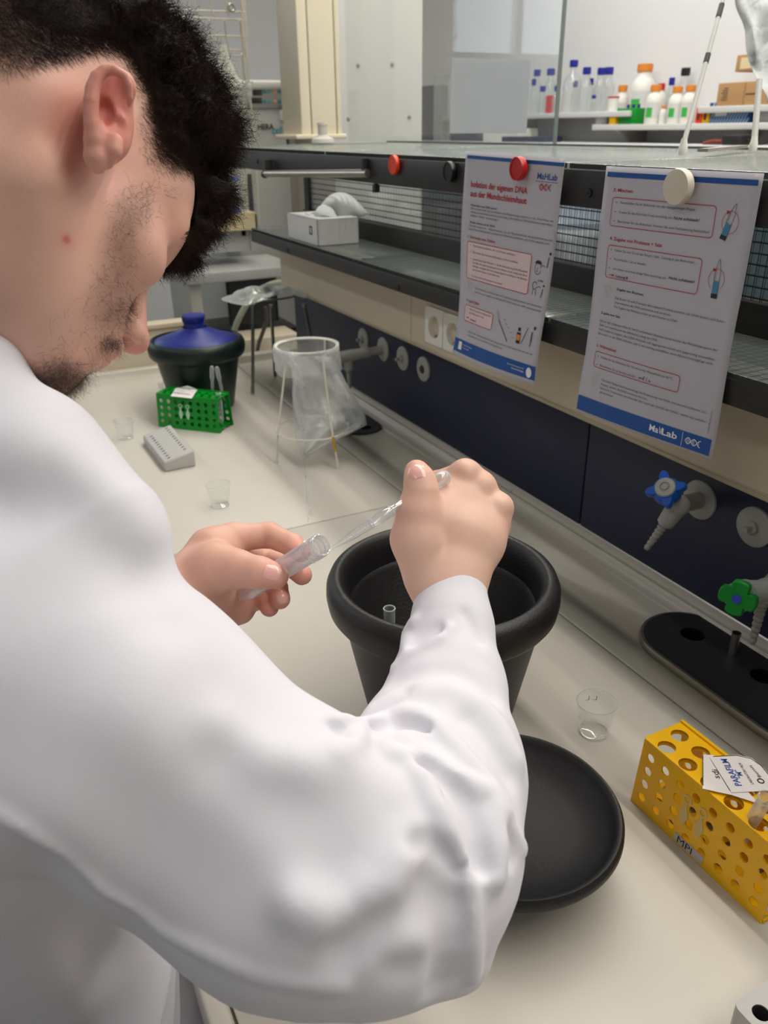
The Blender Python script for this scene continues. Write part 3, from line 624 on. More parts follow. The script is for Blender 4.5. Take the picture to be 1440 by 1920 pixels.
ext = [(668,524,624,.056),(690,546,636,.05),(715,549,650,.035),(740,548,664,.028),(762,549,675,.026),(782,550,685,.022),(797,551,688,.016),(812,554,652,.012),(835,560,606,.008),(855,566,574,.003)]
V = []; N = 60; b = MB()
for j, (y, l, r, th) in enumerate(ext):
    for k in range(N):
        a = 2*math.pi*k/N; u = (l+r)/2-(r-l)/2*math.cos(a); d = th*math.sin(a)*(1+.5*math.sin(3*a+j))+.006*math.sin(7*a+j*.7)*(j>0)
        V.append(at(u, y+(4*math.sin(a*2+j) if j>1 else 0)+ (8*(1+math.cos(a)) *.0), 1.625+d-.012*j*.3)-tr)
b.add(V, [(i*N+k,i*N+(k+1)%N,(i+1)*N+(k+1)%N,(i+1)*N+k) for i in range(len(ext)-1) for k in range(N)]); b.build('bag_body', m_bag, s, sharp=0)
# ---------------------------------------------------------------- steel stand with crumpled film
m_zinc = mat('dull_steel_rod', (120,124,118), .35, metal=.9, noise=.1, scale=40)
base = [onZ(474,738,.9), onZ(515,705,.9)]; zt2 = onX(474,574,base[0].x).z
c = Vector((.68,1.93,.9)); t = thing('steel_stand', 'round steel rod stand with splayed legs behind the white bag stand', 'stand', c)
tops = [at(474,571,(base[0]-Vector((0,0,H))).length*.985/np.linalg.norm(ray(474,738))*1.0), None]
Rg = .078; ctr = Vector((.665,1.985,zt2))
p1 = onZ(474,572,zt2); p2 = onZ(508,573,zt2); p3 = onZ(570,571,zt2)
MB().ring(ctr-c, Rg, .0025, 64, 8).build('top_ring', m_zinc, t)
for p, (u, v) in ((p1,(474,738)),(p2,(516,705)),(p3,(597,700))):
    f_ = onZ(u, v, .9); MB().tube([p-c, f_-c], .0042, 12).tube([p-c+Vector((0,0,.002)),p-c-Vector((0,0,.006))],.0058,12).build('leg', m_zinc, t)
    MB().tube([f_-c+Vector((0,0,.02)), f_-c], .0048, 12).build('foot_cap', m_tap, t)
m_crumple = film('crumpled_clear_film', (205,212,205), gl=.6, op=.34, rough=.12, facing=.5, wrinkle=1, wscale=38)
s = thing('plastic_film', 'crumpled clear plastic film spread over the steel rod stand', 'film', ctr+Vector((0,0,.004)))
V = []; F = []; nr, nk = 18, 72; rs_ = np.random.default_rng(3); ph = rs_.uniform(0,6.28,8)
for i in range(nr+1):
    for k in range(nk):
        a = 2*math.pi*k/nk; R0 = .108*(1+.10*math.sin(2*a+.6)+.05*math.sin(5*a)); r = R0*i/nr
        z = .010*math.sin(38*r+ph[0]+2*math.sin(a))*(.4+i/nr)+.006*math.sin(3*a+ph[1]+50*r)+.010*(1-i/nr)-.008*(i/nr)**3
        V.append((r*math.cos(a), r*math.sin(a), max(z,-.001 if r<.085 else -.012)+.003))
for i in range(nr):
    for k in range(nk): k2=(k+1)%nk; F.append((i*nk+k,i*nk+k2,(i+1)*nk+k2,(i+1)*nk+k))
MB().add(V,F).build('film_sheet', m_crumple, s, sharp=0)
# pale hose arching behind the stand
pts = [onY(u,v,2.33) for u,v in ((424,900),(425,780),(428,700),(433,655),(441,615),(457,580),(478,552),(502,536),(524,530),(548,532))]
def smooth(P, n=6):
    A = np.array([tuple(p) for p in P]); out = []
    for i in range(len(A)-1):
        p0,p1,p2,p3 = A[max(i-1,0)],A[i],A[i+1],A[min(i+2,len(A)-1)]
        for k in range(n): f=k/n; out.append(Vector(.5*((2*p1)+(-p0+p2)*f+(2*p0-5*p1+4*p2-p3)*f*f+(-p0+3*p1-3*p2+p3)*f**3)))
    return out+[Vector(A[-1])]
pts.insert(0, Vector((pts[0].x, pts[0].y, .01)))
b = MB().tube(smooth(pts), .009, 14); tag(b.build('rubber_hose', mat('pale_green_rubber',(166,168,146),.5,noise=.05)), 'pale green rubber hose arching down behind the steel rod stand', 'hose')
pts = [onY(u,v,2.36) for u,v in ((497,575),(500,600),(492,625),(484,650),(478,700),(476,800),(475,900))]
pts.append(Vector((pts[-1].x, pts[-1].y, .007)))
tag(MB().tube(smooth(pts), .006, 12).build('cable', mat('brown_cable',(92,84,76),.5,noise=.05)), 'brown grey cable hanging down behind the steel rod stand', 'cable')
# ---------------------------------------------------------------- printed notices on the shelf rail
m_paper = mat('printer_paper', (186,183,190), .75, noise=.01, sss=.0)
def notice(lab, corners, bulge):
    TL, TR, BR, BL = corners; c = (TL+TR)/2; s = thing('paper_notice', lab, 'notice', c)
    def P(x, y, d=0):                       # millimetres on an A4 sheet
        u = x/210; v = y/297; p = (TL*(1-u)+TR*u)*(1-v)+(BL*(1-u)+BR*u)*v
        return p-c+Vector((-bulge(u,v)-d,0,0))
    n, m_ = 20, 28; V = [P(210*i/n, 297*j/m_) for j in range(m_+1) for i in range(n+1)]
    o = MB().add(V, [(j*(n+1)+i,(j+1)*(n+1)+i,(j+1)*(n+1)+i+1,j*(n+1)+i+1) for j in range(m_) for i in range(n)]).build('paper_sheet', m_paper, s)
    o.modifiers.new('thick','SOLIDIFY').thickness = .00025; o.modifiers['thick'].offset = -1
    layers = {}
    def put(key, vs, fs): layers.setdefault(key, MB()).add([P(x,y,{'blue':.0005,'blue2':.0005,'pink':.0004}.get(key,.0008 if key!='white' else .0011)) for x,y in vs], fs, 0, False)
    def T(x, y, s_, w=None, size=3.2, key='ink', bold=0, shear=0):
        vs, fs = text(s_, size, 1, shear, bold*size)
        if not vs: return
        x0 = min(v.x for v in vs); ww = max(v.x for v in vs)-x0; k = (w/ww) if w else .82
        put(key, [(x+(v.x-x0)*k, y-v.y) for v in vs], fs)
    def R(x0, y0, x1, y1, key):
        nx = max(1,int((x1-x0)/12)); vs = [(x0+(x1-x0)*i/nx, y) for y in (y0,y1) for i in range(nx+1)]
        put(key, vs, [(i,i+1,nx+2+i,nx+1+i) for i in range(nx)])
    def B(x0, y0, x1, y1, key='red', th=.7, fill=None):
        if fill:
            nx, ny = 8, 6; vs = [(x0+(x1-x0)*i/nx, y0+(y1-y0)*j/ny) for j in range(ny+1) for i in range(nx+1)]
            layers.setdefault(fill, MB()).add([P(x,y,.0003) for x,y in vs], [(j*(nx+1)+i,j*(nx+1)+i+1,(j+1)*(nx+1)+i+1,(j+1)*(nx+1)+i) for j in range(ny) for i in range(nx)],0,False)
        o_ = []; i_ = []
        def rr(x0,y0,x1,y1,r):
            pts = []
            for cx,cy,a in ((x1-r,y0+r,-90),(x1-r,y1-r,0),(x0+r,y1-r,90),(x0+r,y0+r,180)):
                for k in range(5): q=math.radians(a+22.5*k); pts.append((cx+r*math.cos(q),cy+r*math.sin(q)))
            full = []
            for k in range(len(pts)):
                p, q = pts[k], pts[(k+1)%len(pts)]; L = math.hypot(q[0]-p[0],q[1]-p[1]); m2 = max(1,int(L/12)) if L > 12 else 1
                if L > 8: m2 = 6
                for j in range(m2): full.append((p[0]+(q[0]-p[0])*j/m2, p[1]+(q[1]-p[1])*j/m2))
            return full
        a = rr(x0,y0,x1,y1,4); b_ = rr(x0+th,y0+th,x1-th,y1-th,4-th); nn = len(a)
        put(key, a+b_, [(k,(k+1)%nn,nn+(k+1)%nn,nn+k) for k in range(nn)])
    def Ln(pts, w=.4, key='ink'):
        vs = []; fs = []
        for i in range(len(pts)-1):
            (x0,y0),(x1,y1) = pts[i],pts[i+1]; L = math.hypot(x1-x0,y1-y0) or 1; nx,ny = -(y1-y0)/L*w/2,(x1-x0)/L*w/2; k = len(vs)
            vs += [(x0+nx,y0+ny),(x1+nx,y1+ny),(x1-nx,y1-ny),(x0-nx,y0-ny)]; fs.append((k,k+1,k+2,k+3))
        put(key, vs, fs)
    def Pg(pts, key): put(key, pts, [tuple(range(len(pts)))])
    def done(names):
        for k, mb in layers.items(): o = mb.build(names[k][0], names[k][1], s, sharp=0)
    return s, T, R, B, Ln, Pg, done
m_grey_ink = mat('grey_print', (88,86,92), .7, noise=.02); m_pink = mat('pink_tint_print', (224,200,200), .7, noise=.01); m_lightblue = mat('light_blue_print', (70,130,165), .7, noise=.02)
m_bulb = mat('pale_orange_print', (214,190,160), .7, noise=.02); m_or = mat('orange_print',(230,140,40),.7,noise=.02); m_wp = mat('white_print',(232,232,236),.7,noise=.01)
NM = {'ink':('small_print',m_grey_ink),'black':('bold_print',m_ink),'red':('red_print',m_red),'blue':('blue_heading_bar',m_blue),'blue2':('blue_footer_bar',m_blue),'pink':('tinted_field',m_pink),'lb':('tube_drawing',m_lightblue),'bulb':('light_bulb_drawing',m_bulb),'or':('bottle_drawing',m_or),'white':('white_lettering',m_wp)}
def arc(cx, cy, r, a0, a1, n=20, ry=None): return [(cx+r*math.cos(math.radians(a0+(a1-a0)*k/n)), cy+(ry or r)*math.sin(math.radians(a0+(a1-a0)*k/n))) for k in range(n+1)]
def dna(Ln, x, y, w, h, key, th=.7):
    A_ = [(x+w*k/24, y+h/2*math.sin(k/24*2.6*math.pi)) for k in range(25)]; B_ = [(x+w*k/24, y-h/2*math.sin(k/24*2.6*math.pi)) for k in range(25)]
    Ln(A_, th, key); Ln(B_, th, key)
    for k in (3,5,7,12,14,21): Ln([A_[k],B_[k]], th*.6, key)
def lamp(Ln, x, y):
    Ln(arc(x,y,4.2,-220,40,20),.6,'bulb'); Ln([(x-3,y+2.8),(x-1.8,y+8),(x+1.8,y+8),(x+3,y+2.8)],.6,'bulb'); Ln([(x-1.5,y+9.5),(x+1.5,y+9.5)],1,'bulb')
    for a in range(-200,21,44): q=math.radians(a); Ln([(x+6*math.cos(q),y+6*math.sin(q)),(x+8.5*math.cos(q),y+8.5*math.sin(q))],.6,'bulb')
# right sheet
def bl(u, v): return .0015+.004*math.sin(math.pi*u)*(.3+v*.6)+.010*max(0,v-.75)*(1-u)*2+.0015*math.sin(9*v+3*u)*v
X = .685
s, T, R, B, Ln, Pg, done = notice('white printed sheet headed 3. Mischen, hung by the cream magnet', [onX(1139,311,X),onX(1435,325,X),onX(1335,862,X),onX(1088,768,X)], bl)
R(4,6,206,11.3,'blue'); T(17,26.5,'3. Mischen',31,5.2,'red',.012)
B(17.2,32.3,164.4,64.1)
def bullets(rows, x, size=3.9):
    for y, s_, w in rows: Pg(arc(x-6,y-1.2,.7,0,330,8),'black'); T(x,y,s_,w,size)
bullets([(39,'Verschließen Sie ihr Röhrchen mit der dazugehöngen Kappe.',109),(59.5,'Betrachten Sie das Röhrchen. Können Sie eine Veränderung feststellen?',130)],30.4)
bullets([(49.3,'Drehen Sie das Röhrchen 5 mal vorsichtig um.',80)],30.4); T(112,49.3,'Nicht schütteln!',34,4.2,'black',.012,.2)
T(20.3,79.5,'4. Zugabe von Protease + Salz',81,5.2,'red',.012); B(19,85,157.5,122.7)
bullets([(91.5,'Geben Sie nun 0,2 ml der Enzym -Salz - Lösung in das Röhrchen.',117),(101.7,'Verschließen Sie es wieder',51),(112.5,'und drehen es erneut einige Male vorsichtig um.',83)],31)
T(117,111.5,'Nicht schütteln!',35,4.2,'black',.012,.2); T(37.3,120.5,'Lösung B',20,4.2,'black',.012)
Ln([(26,119),(32,119)],.8,'red'); Pg([(31,117.5),(35,119),(31,120.5)],'red'); lamp(Ln,25.5,136)
T(41,135,'Zugabe von Enzymen',43.5,4,'black',.012)
T(41,145.5,'Das Enzym ist eine Protease, die nukleare Proteine zerstört, die DNA binden und Zyto-',156,3.9); T(41,150.6,'plasmaenzyme, die DNA zerbrechen und zerstören.',88,3.9); T(41,155.8,'Die Zugabe von Protease erhöht so den Gewinn an DNA.',98,3.9)
T(19.3,166.5,'Zugabe von Salz',34,4,'black',.012)
for y, s_, w in ((176.5,'Die im Salz (Natrium-Chlorid, NaCl) enthaltenen Natrium Ionen binden die Phosphatgruppen der',176),(181.6,'DNA und neutralisieren die elektrische Ladung der DNA.',97),(186.8,'NaCl macht es möglich, dass DNA-Moleküle sich aggregieren anstatt sich gegenseitig abzustoßen.',175),(192,'Das macht es der DNA einfacher, sich in der Lösung auszufällen, wenn Alkohol hinzugefügt wird.',173)): T(19.6,y,s_,w,3.9)
T(19.4,207.5,'5. Wärmebad',35,5.2,'red',.012); B(19,212.8,155,232.9)
bullets([(220,'Stellen Sie das Röhrchen für 10 min in das Wasserbad mit 60°C.',115),(230.3,'Entnehmen Sie es danach wieder.',62)],31)
Ln([(97,229),(98,230),(99,227.5),(100,230),(102,227.5),(103.5,230),(105,225.5),(105,231)],.6,'black'); Ln([(110,226),(108.5,228.5),(110,231)],.5,'black'); Ln([(112,229),(114,228),(113.5,230.5),(116,229)],.5,'black')
lamp(Ln,24.3,246)
for y, s_, w in ((247,'Die hohe Temperatur beschleunigt die Freisetzung von DNA und zerstört DNasen, d.h.',156),(252.2,'Enzyme, welche die DNA zerstören können.',76),(257.4,'Die hohe Temperatur beschleunigt aber auch den Zerfall der DNA – daher das nachfol-',157),(262.6,'gende Eisbad.',24)): T(38.6,y,s_,w,3.9)
R(1,274.5,206,294,'blue2'); T(124,287,'Ma',13,11,'white',.02); T(142,287,'Lab',21,11,'white',.02)
Ln([(138,278.8),(139.5,286.8)],.9,'white'); Ln([(142,278.8),(140.5,286.8)],.9,'white'); Ln([(138.2,281.5),(141.8,281.5)],.7,'white'); Ln([(138.2,284),(141.8,284)],.7,'white'); Ln([(169.8,275.5),(169.8,292.5)],.5,'white'); dna(Ln,174,284,20,7.5,'white',.9)
for (x0,y0),(x1,y1),(cx,cy) in (((186.6,28.5),(176.9,64),(182.8,47)),((178.4,83),(178.8,123),(178.2,104))):
    d = Vector((x1-x0,y1-y0)); L = d.length; d /= L; nn = Vector((-d.y,d.x)); q = lambda a, w: tuple(Vector((x0,y0))+d*a+nn*w)
    Pg([q(L*.56,3.4),q(L*.88,3.4),q(L*.88,-3.4),q(L*.56,-3.4)],'lb'); Pg([q(L*.88,3.7),q(L,3.7),q(L,-3.7),q(L*.88,-3.7)],'black')
    Ln([q(L*.56,3.4),q(L*.3,3.2),q(L*.08,1.2),q(0,0),q(L*.08,-1.2),q(L*.3,-3.2),q(L*.56,-3.4)],.45,'ink')
    for k in range(5): Ln([q(L*(.3+.06*k),3.2),q(L*(.3+.06*k),1)],.35,'ink')
    Ln(arc(cx,cy,9.5,-150,150,30,11),.45,'red') if cy<60 else Ln(arc(cx,cy,9.5,-235,-10+60,30,11),.45,'red'); Pg([(cx-6,cy-11.5),(cx-1.5,cy-10),(cx-5,cy-7.5)],'red')
    Ln(arc(cx,cy,9.5,150,240,12,11),.45,'red')
for k, ch in enumerate(['© MPIB, MPIN, Martinsried']):
    vs, fs = text(ch, 2.6, .9)
    put_ = [(199-v.y*1.0+2, 268-v.x) for v in vs]
    # vertical imprint at the sheet's edge
    Ln([(199,268),(199,268.2)],.1,'ink')
    o_ = [(x,y) for x,y in put_]
    for f in fs: Pg([o_[i] for i in f],'ink')
done(NM)
# left sheet
def bl(u, v): return .003+.005*math.sin(math.pi*u)*v+.004*math.sin(7*v+2*u)*v+.012*max(0,v-.8)*(1-u)
X = .683
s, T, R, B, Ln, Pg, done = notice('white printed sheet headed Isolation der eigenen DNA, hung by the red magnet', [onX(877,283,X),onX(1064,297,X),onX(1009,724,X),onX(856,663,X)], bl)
R(5,5,210,9.3,'blue'); T(19,46,'Isolation der eigenen DNA',128,11.5,'red',.014); T(19.5,58.5,'aus der Mundschleimhaut',128,11.5,'red',.014)
T(163,26.3,'MaHLab',37.5,10.5,'blue',.012); Ln([(160.4,29),(203,29)],.5,'blue'); dna(Ln,169,35.5,23,7.5,'red',.9)
T(22,71.5,'Wieso kann man DNA sehen?',64,4,'black',.012)
for y, s_, w in ((76,'DNA ist extrem klein. Der Durchmesser eines Doppelstranges liegt bei ca. 1 nm. Wenn Meter, wir',180),(80.8,'mikroskop bereits Schätze weiß bei, da sich einige große Anzahl von DNA-Molekülen zu einer kleinen',180),(85.6,'weißbaren „Wolke“ zusammenlagern.',70)): T(23,y,s_,w,4)
T(23,95,'Woher nehmen wir die DNA?',62,4,'black',.012); T(22.4,99.8,'Die DNA isolieren wir – völlig schmerzlos – aus der Mundschleimhaut. Im Speichel befinden sich',182,4); T(20.5,104.6,'jenige Mundschleimhautzellen, aus denen die DNA herauspräpariert und sichtbar gemacht wird.',180,4)
T(19,116,'1. Sammeln von Zellen',68,5.4,'red',.012); B(18.8,120.5,168.4,174.6,'red',.8,'pink')
bullets([(127,'Vorbereitet sind Becher, die 3 ml Wasser enthalten.',100),(136.3,'Beschriften Sie ein leeres Röhrchen mit Ihren Initialen.',108),(170.5,'Sie sollten dabei ein Mundwasser nicht nutzen.',78)],34)
bullets([(146,'Spülen Sie mit dem Wasser ca. 30-60 Sekunden lang Ihre Mundhöh-',129)],35)
for y, s_, w in ((151,'le, reiben Sie dabei vorsichtig mit den Zähnen an der Innenseite Ihrer',129),(156,'Wangen und geben Sie die Lösung danach vorsichtig in den Becher',129),(161,'zurück und danach in ihr Röhrchen.',70)): T(35,y,s_,w,3.9)
lamp(Ln,28,182); T(44.8,187,'Durch das Spülen und Reiben lösen sich anhaftende Oberflächenzellen der Mundschleim-',158,3.9); T(44.8,192.5,'haut ab. In einer möglichst viel Zellmaterial für die Isolation der DNA zusammenkommt.',158,3.9)
T(22.7,209,'2. Lysis Puffer',37,5.4,'red',.012); B(20,214,99.7,238.6,'red',.8,'pink'); bullets([(220,'Geben Sie mit der Pipette 2ml',61)],33.5); T(33.5,225.5,'Lysis-Puffer zu Ihrer Lösung.',44,3.9); T(39,234.8,'Lösung A',18,4,'black',.012)
Ln([(26,232.5),(32,232.5)],.8,'red'); Pg([(31,231),(35,232.5),(31,234)],'red'); lamp(Ln,26,246)
T(38.8,253.5,'Dieser Puffer erhöht den pH-Wert der Lösung, damit die DNA stabil bleibt und dies der',161,3.9); T(38.8,258.8,'Zellmembran auf, in denen die DNA in Lösung gehen kann.',96,3.9)
R(2,268.5,208,289,'blue2'); Pg([(17,271.5),(27,271.5),(27,284),(17,284)],'white'); Ln([(20,274),(24,276),(20,279),(24,282)],.8,'blue'); T(31,275.5,'Max-Planck-Institut',27,3,'white'); T(31,280,'für Biochemie',19,3,'white'); T(150,277,'Max-Planck-Institut für',36,3,'white'); T(160,281.5,'Neurobiologie',26,3.2,'white',.01)
Pg(arc(196,279.5,5.5,0,345,24,7.5),'white'); Ln([(194.5,285),(194.5,277.5),(196,275),(198.5,275)],1.8,'blue')
# little drawings
Ln(arc(183,137,6,20,340,20,8),.7,'black'); Pg(arc(183,131,6.2,180,360,12,4.5),'black'); Ln([(183,136),(181,141),(184,141)],.6,'black'); Ln(arc(193,137,5,200,320,10),.7,'black'); Ln([(200,134),(202,120)],1.6,'ink'); Pg(arc(204,115.5,2,0,340,12),'black'); T(186,153.5,'oder',12,4.6,'black')
Ln(arc(181,160,4,20,340,18,5),.8,'black'); Ln([(179,165),(178,173)],.8,'black'); Ln([(184,165),(185,173)],.8,'black'); Ln(arc(190,164,4,200,330,10),.7,'black'); Ln([(198,162),(196,174)],1.4,'ink'); Pg(arc(199,158,1.6,0,340,10),'black')
Ln([(108,209),(115,221),(117,220),(111,207.5),(108,209)],.5,'ink'); Ln([(116,221),(142,246)],1.5,'ink')
for k, (x, y) in enumerate(((126,217),(132,222.5),(138,227),(145,232),(150,238.5))): T(x,y,'stop',5,2.6,'ink')
Pg([(160.5,228),(168.5,228),(169,243.5),(161.5,243.5)],'black'); Pg([(162.3,221),(167,221),(167,226),(162.3,226)],'black'); Pg([(161.5,231),(168.3,231),(168.5,239),(162,239)],'or')
Ln([(182,218),(172,243)],1.2,'ink'); Ln([(192,222),(191.5,236)],2.6,'ink'); Ln([(191.5,236),(190.5,243)],1.2,'ink'); Pg(arc(196,216,2.4,0,340,12),'black')
done(NM)
# ---------------------------------------------------------------- round magnets
def magnet(u, v, X, r, th, c, lab, dish=True):
    p = onX(u, v, X); s = thing('round_magnet', lab, 'magnet', p); mx = frame((0,0,0),(0,-1,0),(0,0,1))
    pr = [(r*.97,0),(r,th*.2),(r,th*.75),(r*.96,th)]+([(r*.82,th),(r*.78,th*.86),(.0001,th*.86)] if dish else [(r*.9,th*1.02),(.0001,th*1.05)])
    MB().lathe(pr, 48, mx=mx).build('magnet_cap', mat('magnet_%d_%d_%d'%c, c, .35, noise=.04), s, sharp=40); return s
magnet(742,309,.6895,.0155,.007,(228,62,22),'orange red round magnet on the upper rail, left of the black magnet')
magnet(848,322,.6895,.0150,.009,(14,14,16),'black round magnet on the upper rail beside the first notice')
magnet(977,316,.675,.0148,.009,(182,20,24),'dark red round magnet holding the first notice')
magnet(1278,350,.677,.0178,.009,(212,204,184),'large cream round magnet holding the second notice',False)
# ---------------------------------------------------------------- beige column, pane and things beyond the shelf
t = thing('service_column', 'tall beige service column with grooved front above the far end of the black shelf', 'column', (1.05,2.5,1.5))
m_col = mat('column_beige', (214,204,180), .45, noise=.02)
def colbox(u0, u1, z0, z1, Y, d, nm, m=m_col, v=130, bev=.004):
    a = onY(u0, v, Y).x-1.05; c_ = onY(u1, v, Y).x-1.05
    MB().box((a,Y-2.5,z0-1.5),(c_,Y-2.5+d,z1-1.5), bev=bev).build(nm, m, t)
colbox(560,579,1.49,2.74,2.5,.16,'side_strip'); colbox(580.5,628,1.49,2.74,2.5,.16,'front_panel'); colbox(629.5,638,1.49,2.74,2.5,.16,'side_strip')
MB().box((.962-1.05,-.012,1.478-1.5),(1.128-1.05,.17,1.491-1.5), bev=.003).build('bottom_lip', m_col, t)
a = onY(546,130,2.72).x; rr_ = ray(531,130); dY = a*rr_[1]/rr_[0]-2.72; t = thing('pillar', 'grey brown pillar behind the beige column with a dark green strip on its edge', 'pillar', (a,2.72,0))
MB().box((0,0,0),(.14,dY,2.74), bev=.003).build('pillar_body', mat('grey_brown_panel', (140,134,120), .5, noise=.04), t)
MB().box((-.003,dY-.012,1.40),(.004,dY+.004,1.70)).build('edge_strip', mat('dark_green_strip', (14,62,36), .5, noise=.05), t)
# grey base piece standing on the shelf
p = onZ(606,270,1.4672); t = thing('tap_fitting', 'small grey round fitting standing on the black shelf under the beige column', 'fitting', p)
MB().lathe([(.0001,0),(.031,0),(.033,.004),(.031,.013),(.016,.020),(.0135,.024)], 40).build('base', m_grey, t); MB().lathe([(.0135,.022),(.0135,.046),(.015,.048),(.0145,.054),(.0001,.054)], 32).build('neck', m_grey, t)
# white board with screws
x0 = onY(600,130,2.9).x; x1 = onY(792,130,2.9).x; t = thing('wall_board', 'white board with four screws seen through the pane right of the column', 'board', ((x0+x1)/2,2.9,1.4)); hw = (x1-x0)/2
MB().box((-hw,0,-.5),(hw,.02,1.3), bev=.003).build('board_sheet', mat('white_board', (205,205,200), .35, noise=.02), t)
for u, v in ((672,122),(736,120),(654,222),(768,219)):
    q = onY(u,v,2.897)-Vector(t.location); MB().lathe([(.0065,0),(.0055,.004),(.0001,.005)],14,mx=frame(q,(1,0,0),(0,0,1))).build('screw', m_steel, t)
# pane
t = thing('glass_screen', 'tall clear glass pane standing along the back of the black shelf', 'pane', (1.25,2.1,1.47))
MB().box((-.003,1.618-2.1,-.004),(.003,2.74-2.1,1.2)).build('glass_sheet', m_pane, t); MB().box((-.0045,1.615-2.1,-.004),(.0045,1.6185-2.1,1.2)).build('edge', mat('glass_edge',(110,120,116),.3,noise=.05), t)
p = [onX(u,v,1.256) for u,v in ((848,108),(995,112),(987,250),(843,250))]; c = sum(p,Vector())/4
s = thing('paper_sheet', 'blank looking white sheet stuck to the back of the glass pane', 'paper', c); MB().add([q-c for q in p],[(0,1,2,3)],0,False).build('sheet', mat('sheet_white',(206,206,212),.7,noise=.02), s)
# ---------------------------------------------------------------- right wall shelves
XF = 2.55
def wshelf(y0, y1, z, lab, th=.022, x0=XF):
    s = thing('wall_shelf', lab, 'shelf', (2.65,(y0+y1)/2,z), 0, 'shelves on the right wall'); L = (y1-y0)/2
    MB().box((x0-2.65,-L,-th),(.0995,L,0), bev=.003).build('board', mat('shelf_grey',(205,205,203),.45,noise=.02), s)
    n = max(2,int(L*2/.5))
    for k in range(n):
        y = -L+.12+(2*L-.24)*k/max(1,n-1)
        MB().add([(.0995,y-.008,-th),(x0-2.65+.03,y-.008,-th),(.0995,y-.008,-th-.09),(.0995,y+.008,-th),(x0-2.65+.03,y+.008,-th),(.0995,y+.008,-th-.09)],[(0,1,2),(3,5,4),(0,3,4,1),(1,4,5,2),(2,5,3,0)],0,False).build('bracket', m_grey, s)
    return s
zA = onX(1000,213,XF).z; zB = onX(1250,232,XF).z; zC = onX(1400,197,XF).z; zD = onX(1360,271,XF).z
wshelf(onX(1177,212,XF).y, 4.6, zA, 'grey wall shelf carrying the clear glass bottles with blue caps')
wshelf(1.7, onX(1110,236,XF).y, zB, 'grey wall shelf carrying the white bottles with orange caps')
wshelf(1.7, onX(1308,205,XF).y, zC, 'pale wall shelf carrying the cardboard boxes')
wshelf(1.5, 4.9, zD, 'long low wall shelf just above the back edge of the black bench shelf', x0=2.45)
m_cap = mat('blue_bottle_cap',(22,36,140),.4,noise=.04); m_lglass = film('bottle_glass',(214,220,216),gl=.6,op=.16,rough=.03,facing=.4)
m_ocap = mat('orange_bottle_cap',(216,132,44),.45,noise=.03); m_hdpe = mat('white_bottle_plastic',(226,224,216),.45,noise=.02,sss=.1); m_glab = mat('green_label',(60,170,70),.5,noise=.03)
m_wlab = mat('grey_white_label',(206,206,204),.5,noise=.02); m_gtext = mat('white_volume_print',(235,238,235),.5,noise=.02)
def bottle(u, vt, vb, w, z, X, kind, lab, grp):
    p = onX(u, vb, X); p = Vector((X, p.y, z)); dist = (p-Vector((0,0,H))).length; k = (Vector((p.x,p.y,z))-Vector((0,0,H))).dot(Vector((RC[0][2],RC[1][2],RC[2][2])))/FPX
    h = (vb-vt)*k*1.03; r = w*k/2; s = thing('glass_bottle' if kind in 'gk' else 'plastic_bottle', lab, 'bottle', p, 0, grp)
    if kind in 'gk':
        rc = min(r*.62,.0185) if h > .10 else r*.6
        ch = min(.028,h*.2); MB().lathe([(.0001,.002),(r*.92,.002),(r,.008),(r,h*.52),(r*.93,h*.60),(r*.55,h*.74),(rc*.8,h*.80),(rc*.8,h-ch)], 28).build('glass_body', m_lglass, s, sharp=50)
        MB().lathe([(rc,h-ch),(rc*1.03,h-ch*.5),(rc,h-.001),(rc*.9,h),(.0001,h)], 24).build('cap', m_cap if kind=='g' else mat('black_cap',(24,24,26),.4,noise=.05), s, sharp=40)
        b = MB()
        for j in range(5): b.box((-r*1.005,-r*.34,h*(.16+.065*j)),(-r*.95,-r*(.34-.12-.2*(j%2)),h*(.165+.065*j)))
        b.build('volume_scale', m_wlab, s)
    else:
        rc = r*.62; ch = min(.03,h*.17)
        MB().lathe([(.0001,0),(r*.95,0),(r,.005),(r,h*.58),(r*.96,h*.66),(r*.78,h*.74),(rc*.9,h*.79),(rc*.9,h-ch)], 32).build('body', m_hdpe, s, sharp=50)
        MB().lathe([(rc,h-ch),(rc*1.04,h-ch*.4),(rc,h-.001),(rc*.9,h),(.0001,h)], 24).build('cap', m_ocap if kind=='o' else mat('red_cap',(196,40,40),.45,noise=.04), s, sharp=40)
        if kind == 'o' and h > .08:
            for nm, a0, a1, z0, z1, m in (('label',150,250,.14,.55,m_wlab),('green_field',150,198,.17,.42,m_glab)):
                rr = r*1.01 if nm=='label' else r*1.018; V = []; n = 12
                for zz in (h*z0,h*z1):
                    for j in range(n+1): a = math.radians(a0+(a1-a0)*j/n+20); V.append((rr*math.cos(a),rr*math.sin(a),zz))
                MB().add(V,[(j,j+1,n+2+j,n+1+j) for j in range(n)]).build(nm, m, s)
    return s
GB = 'clear blue capped bottles on the wall shelf'
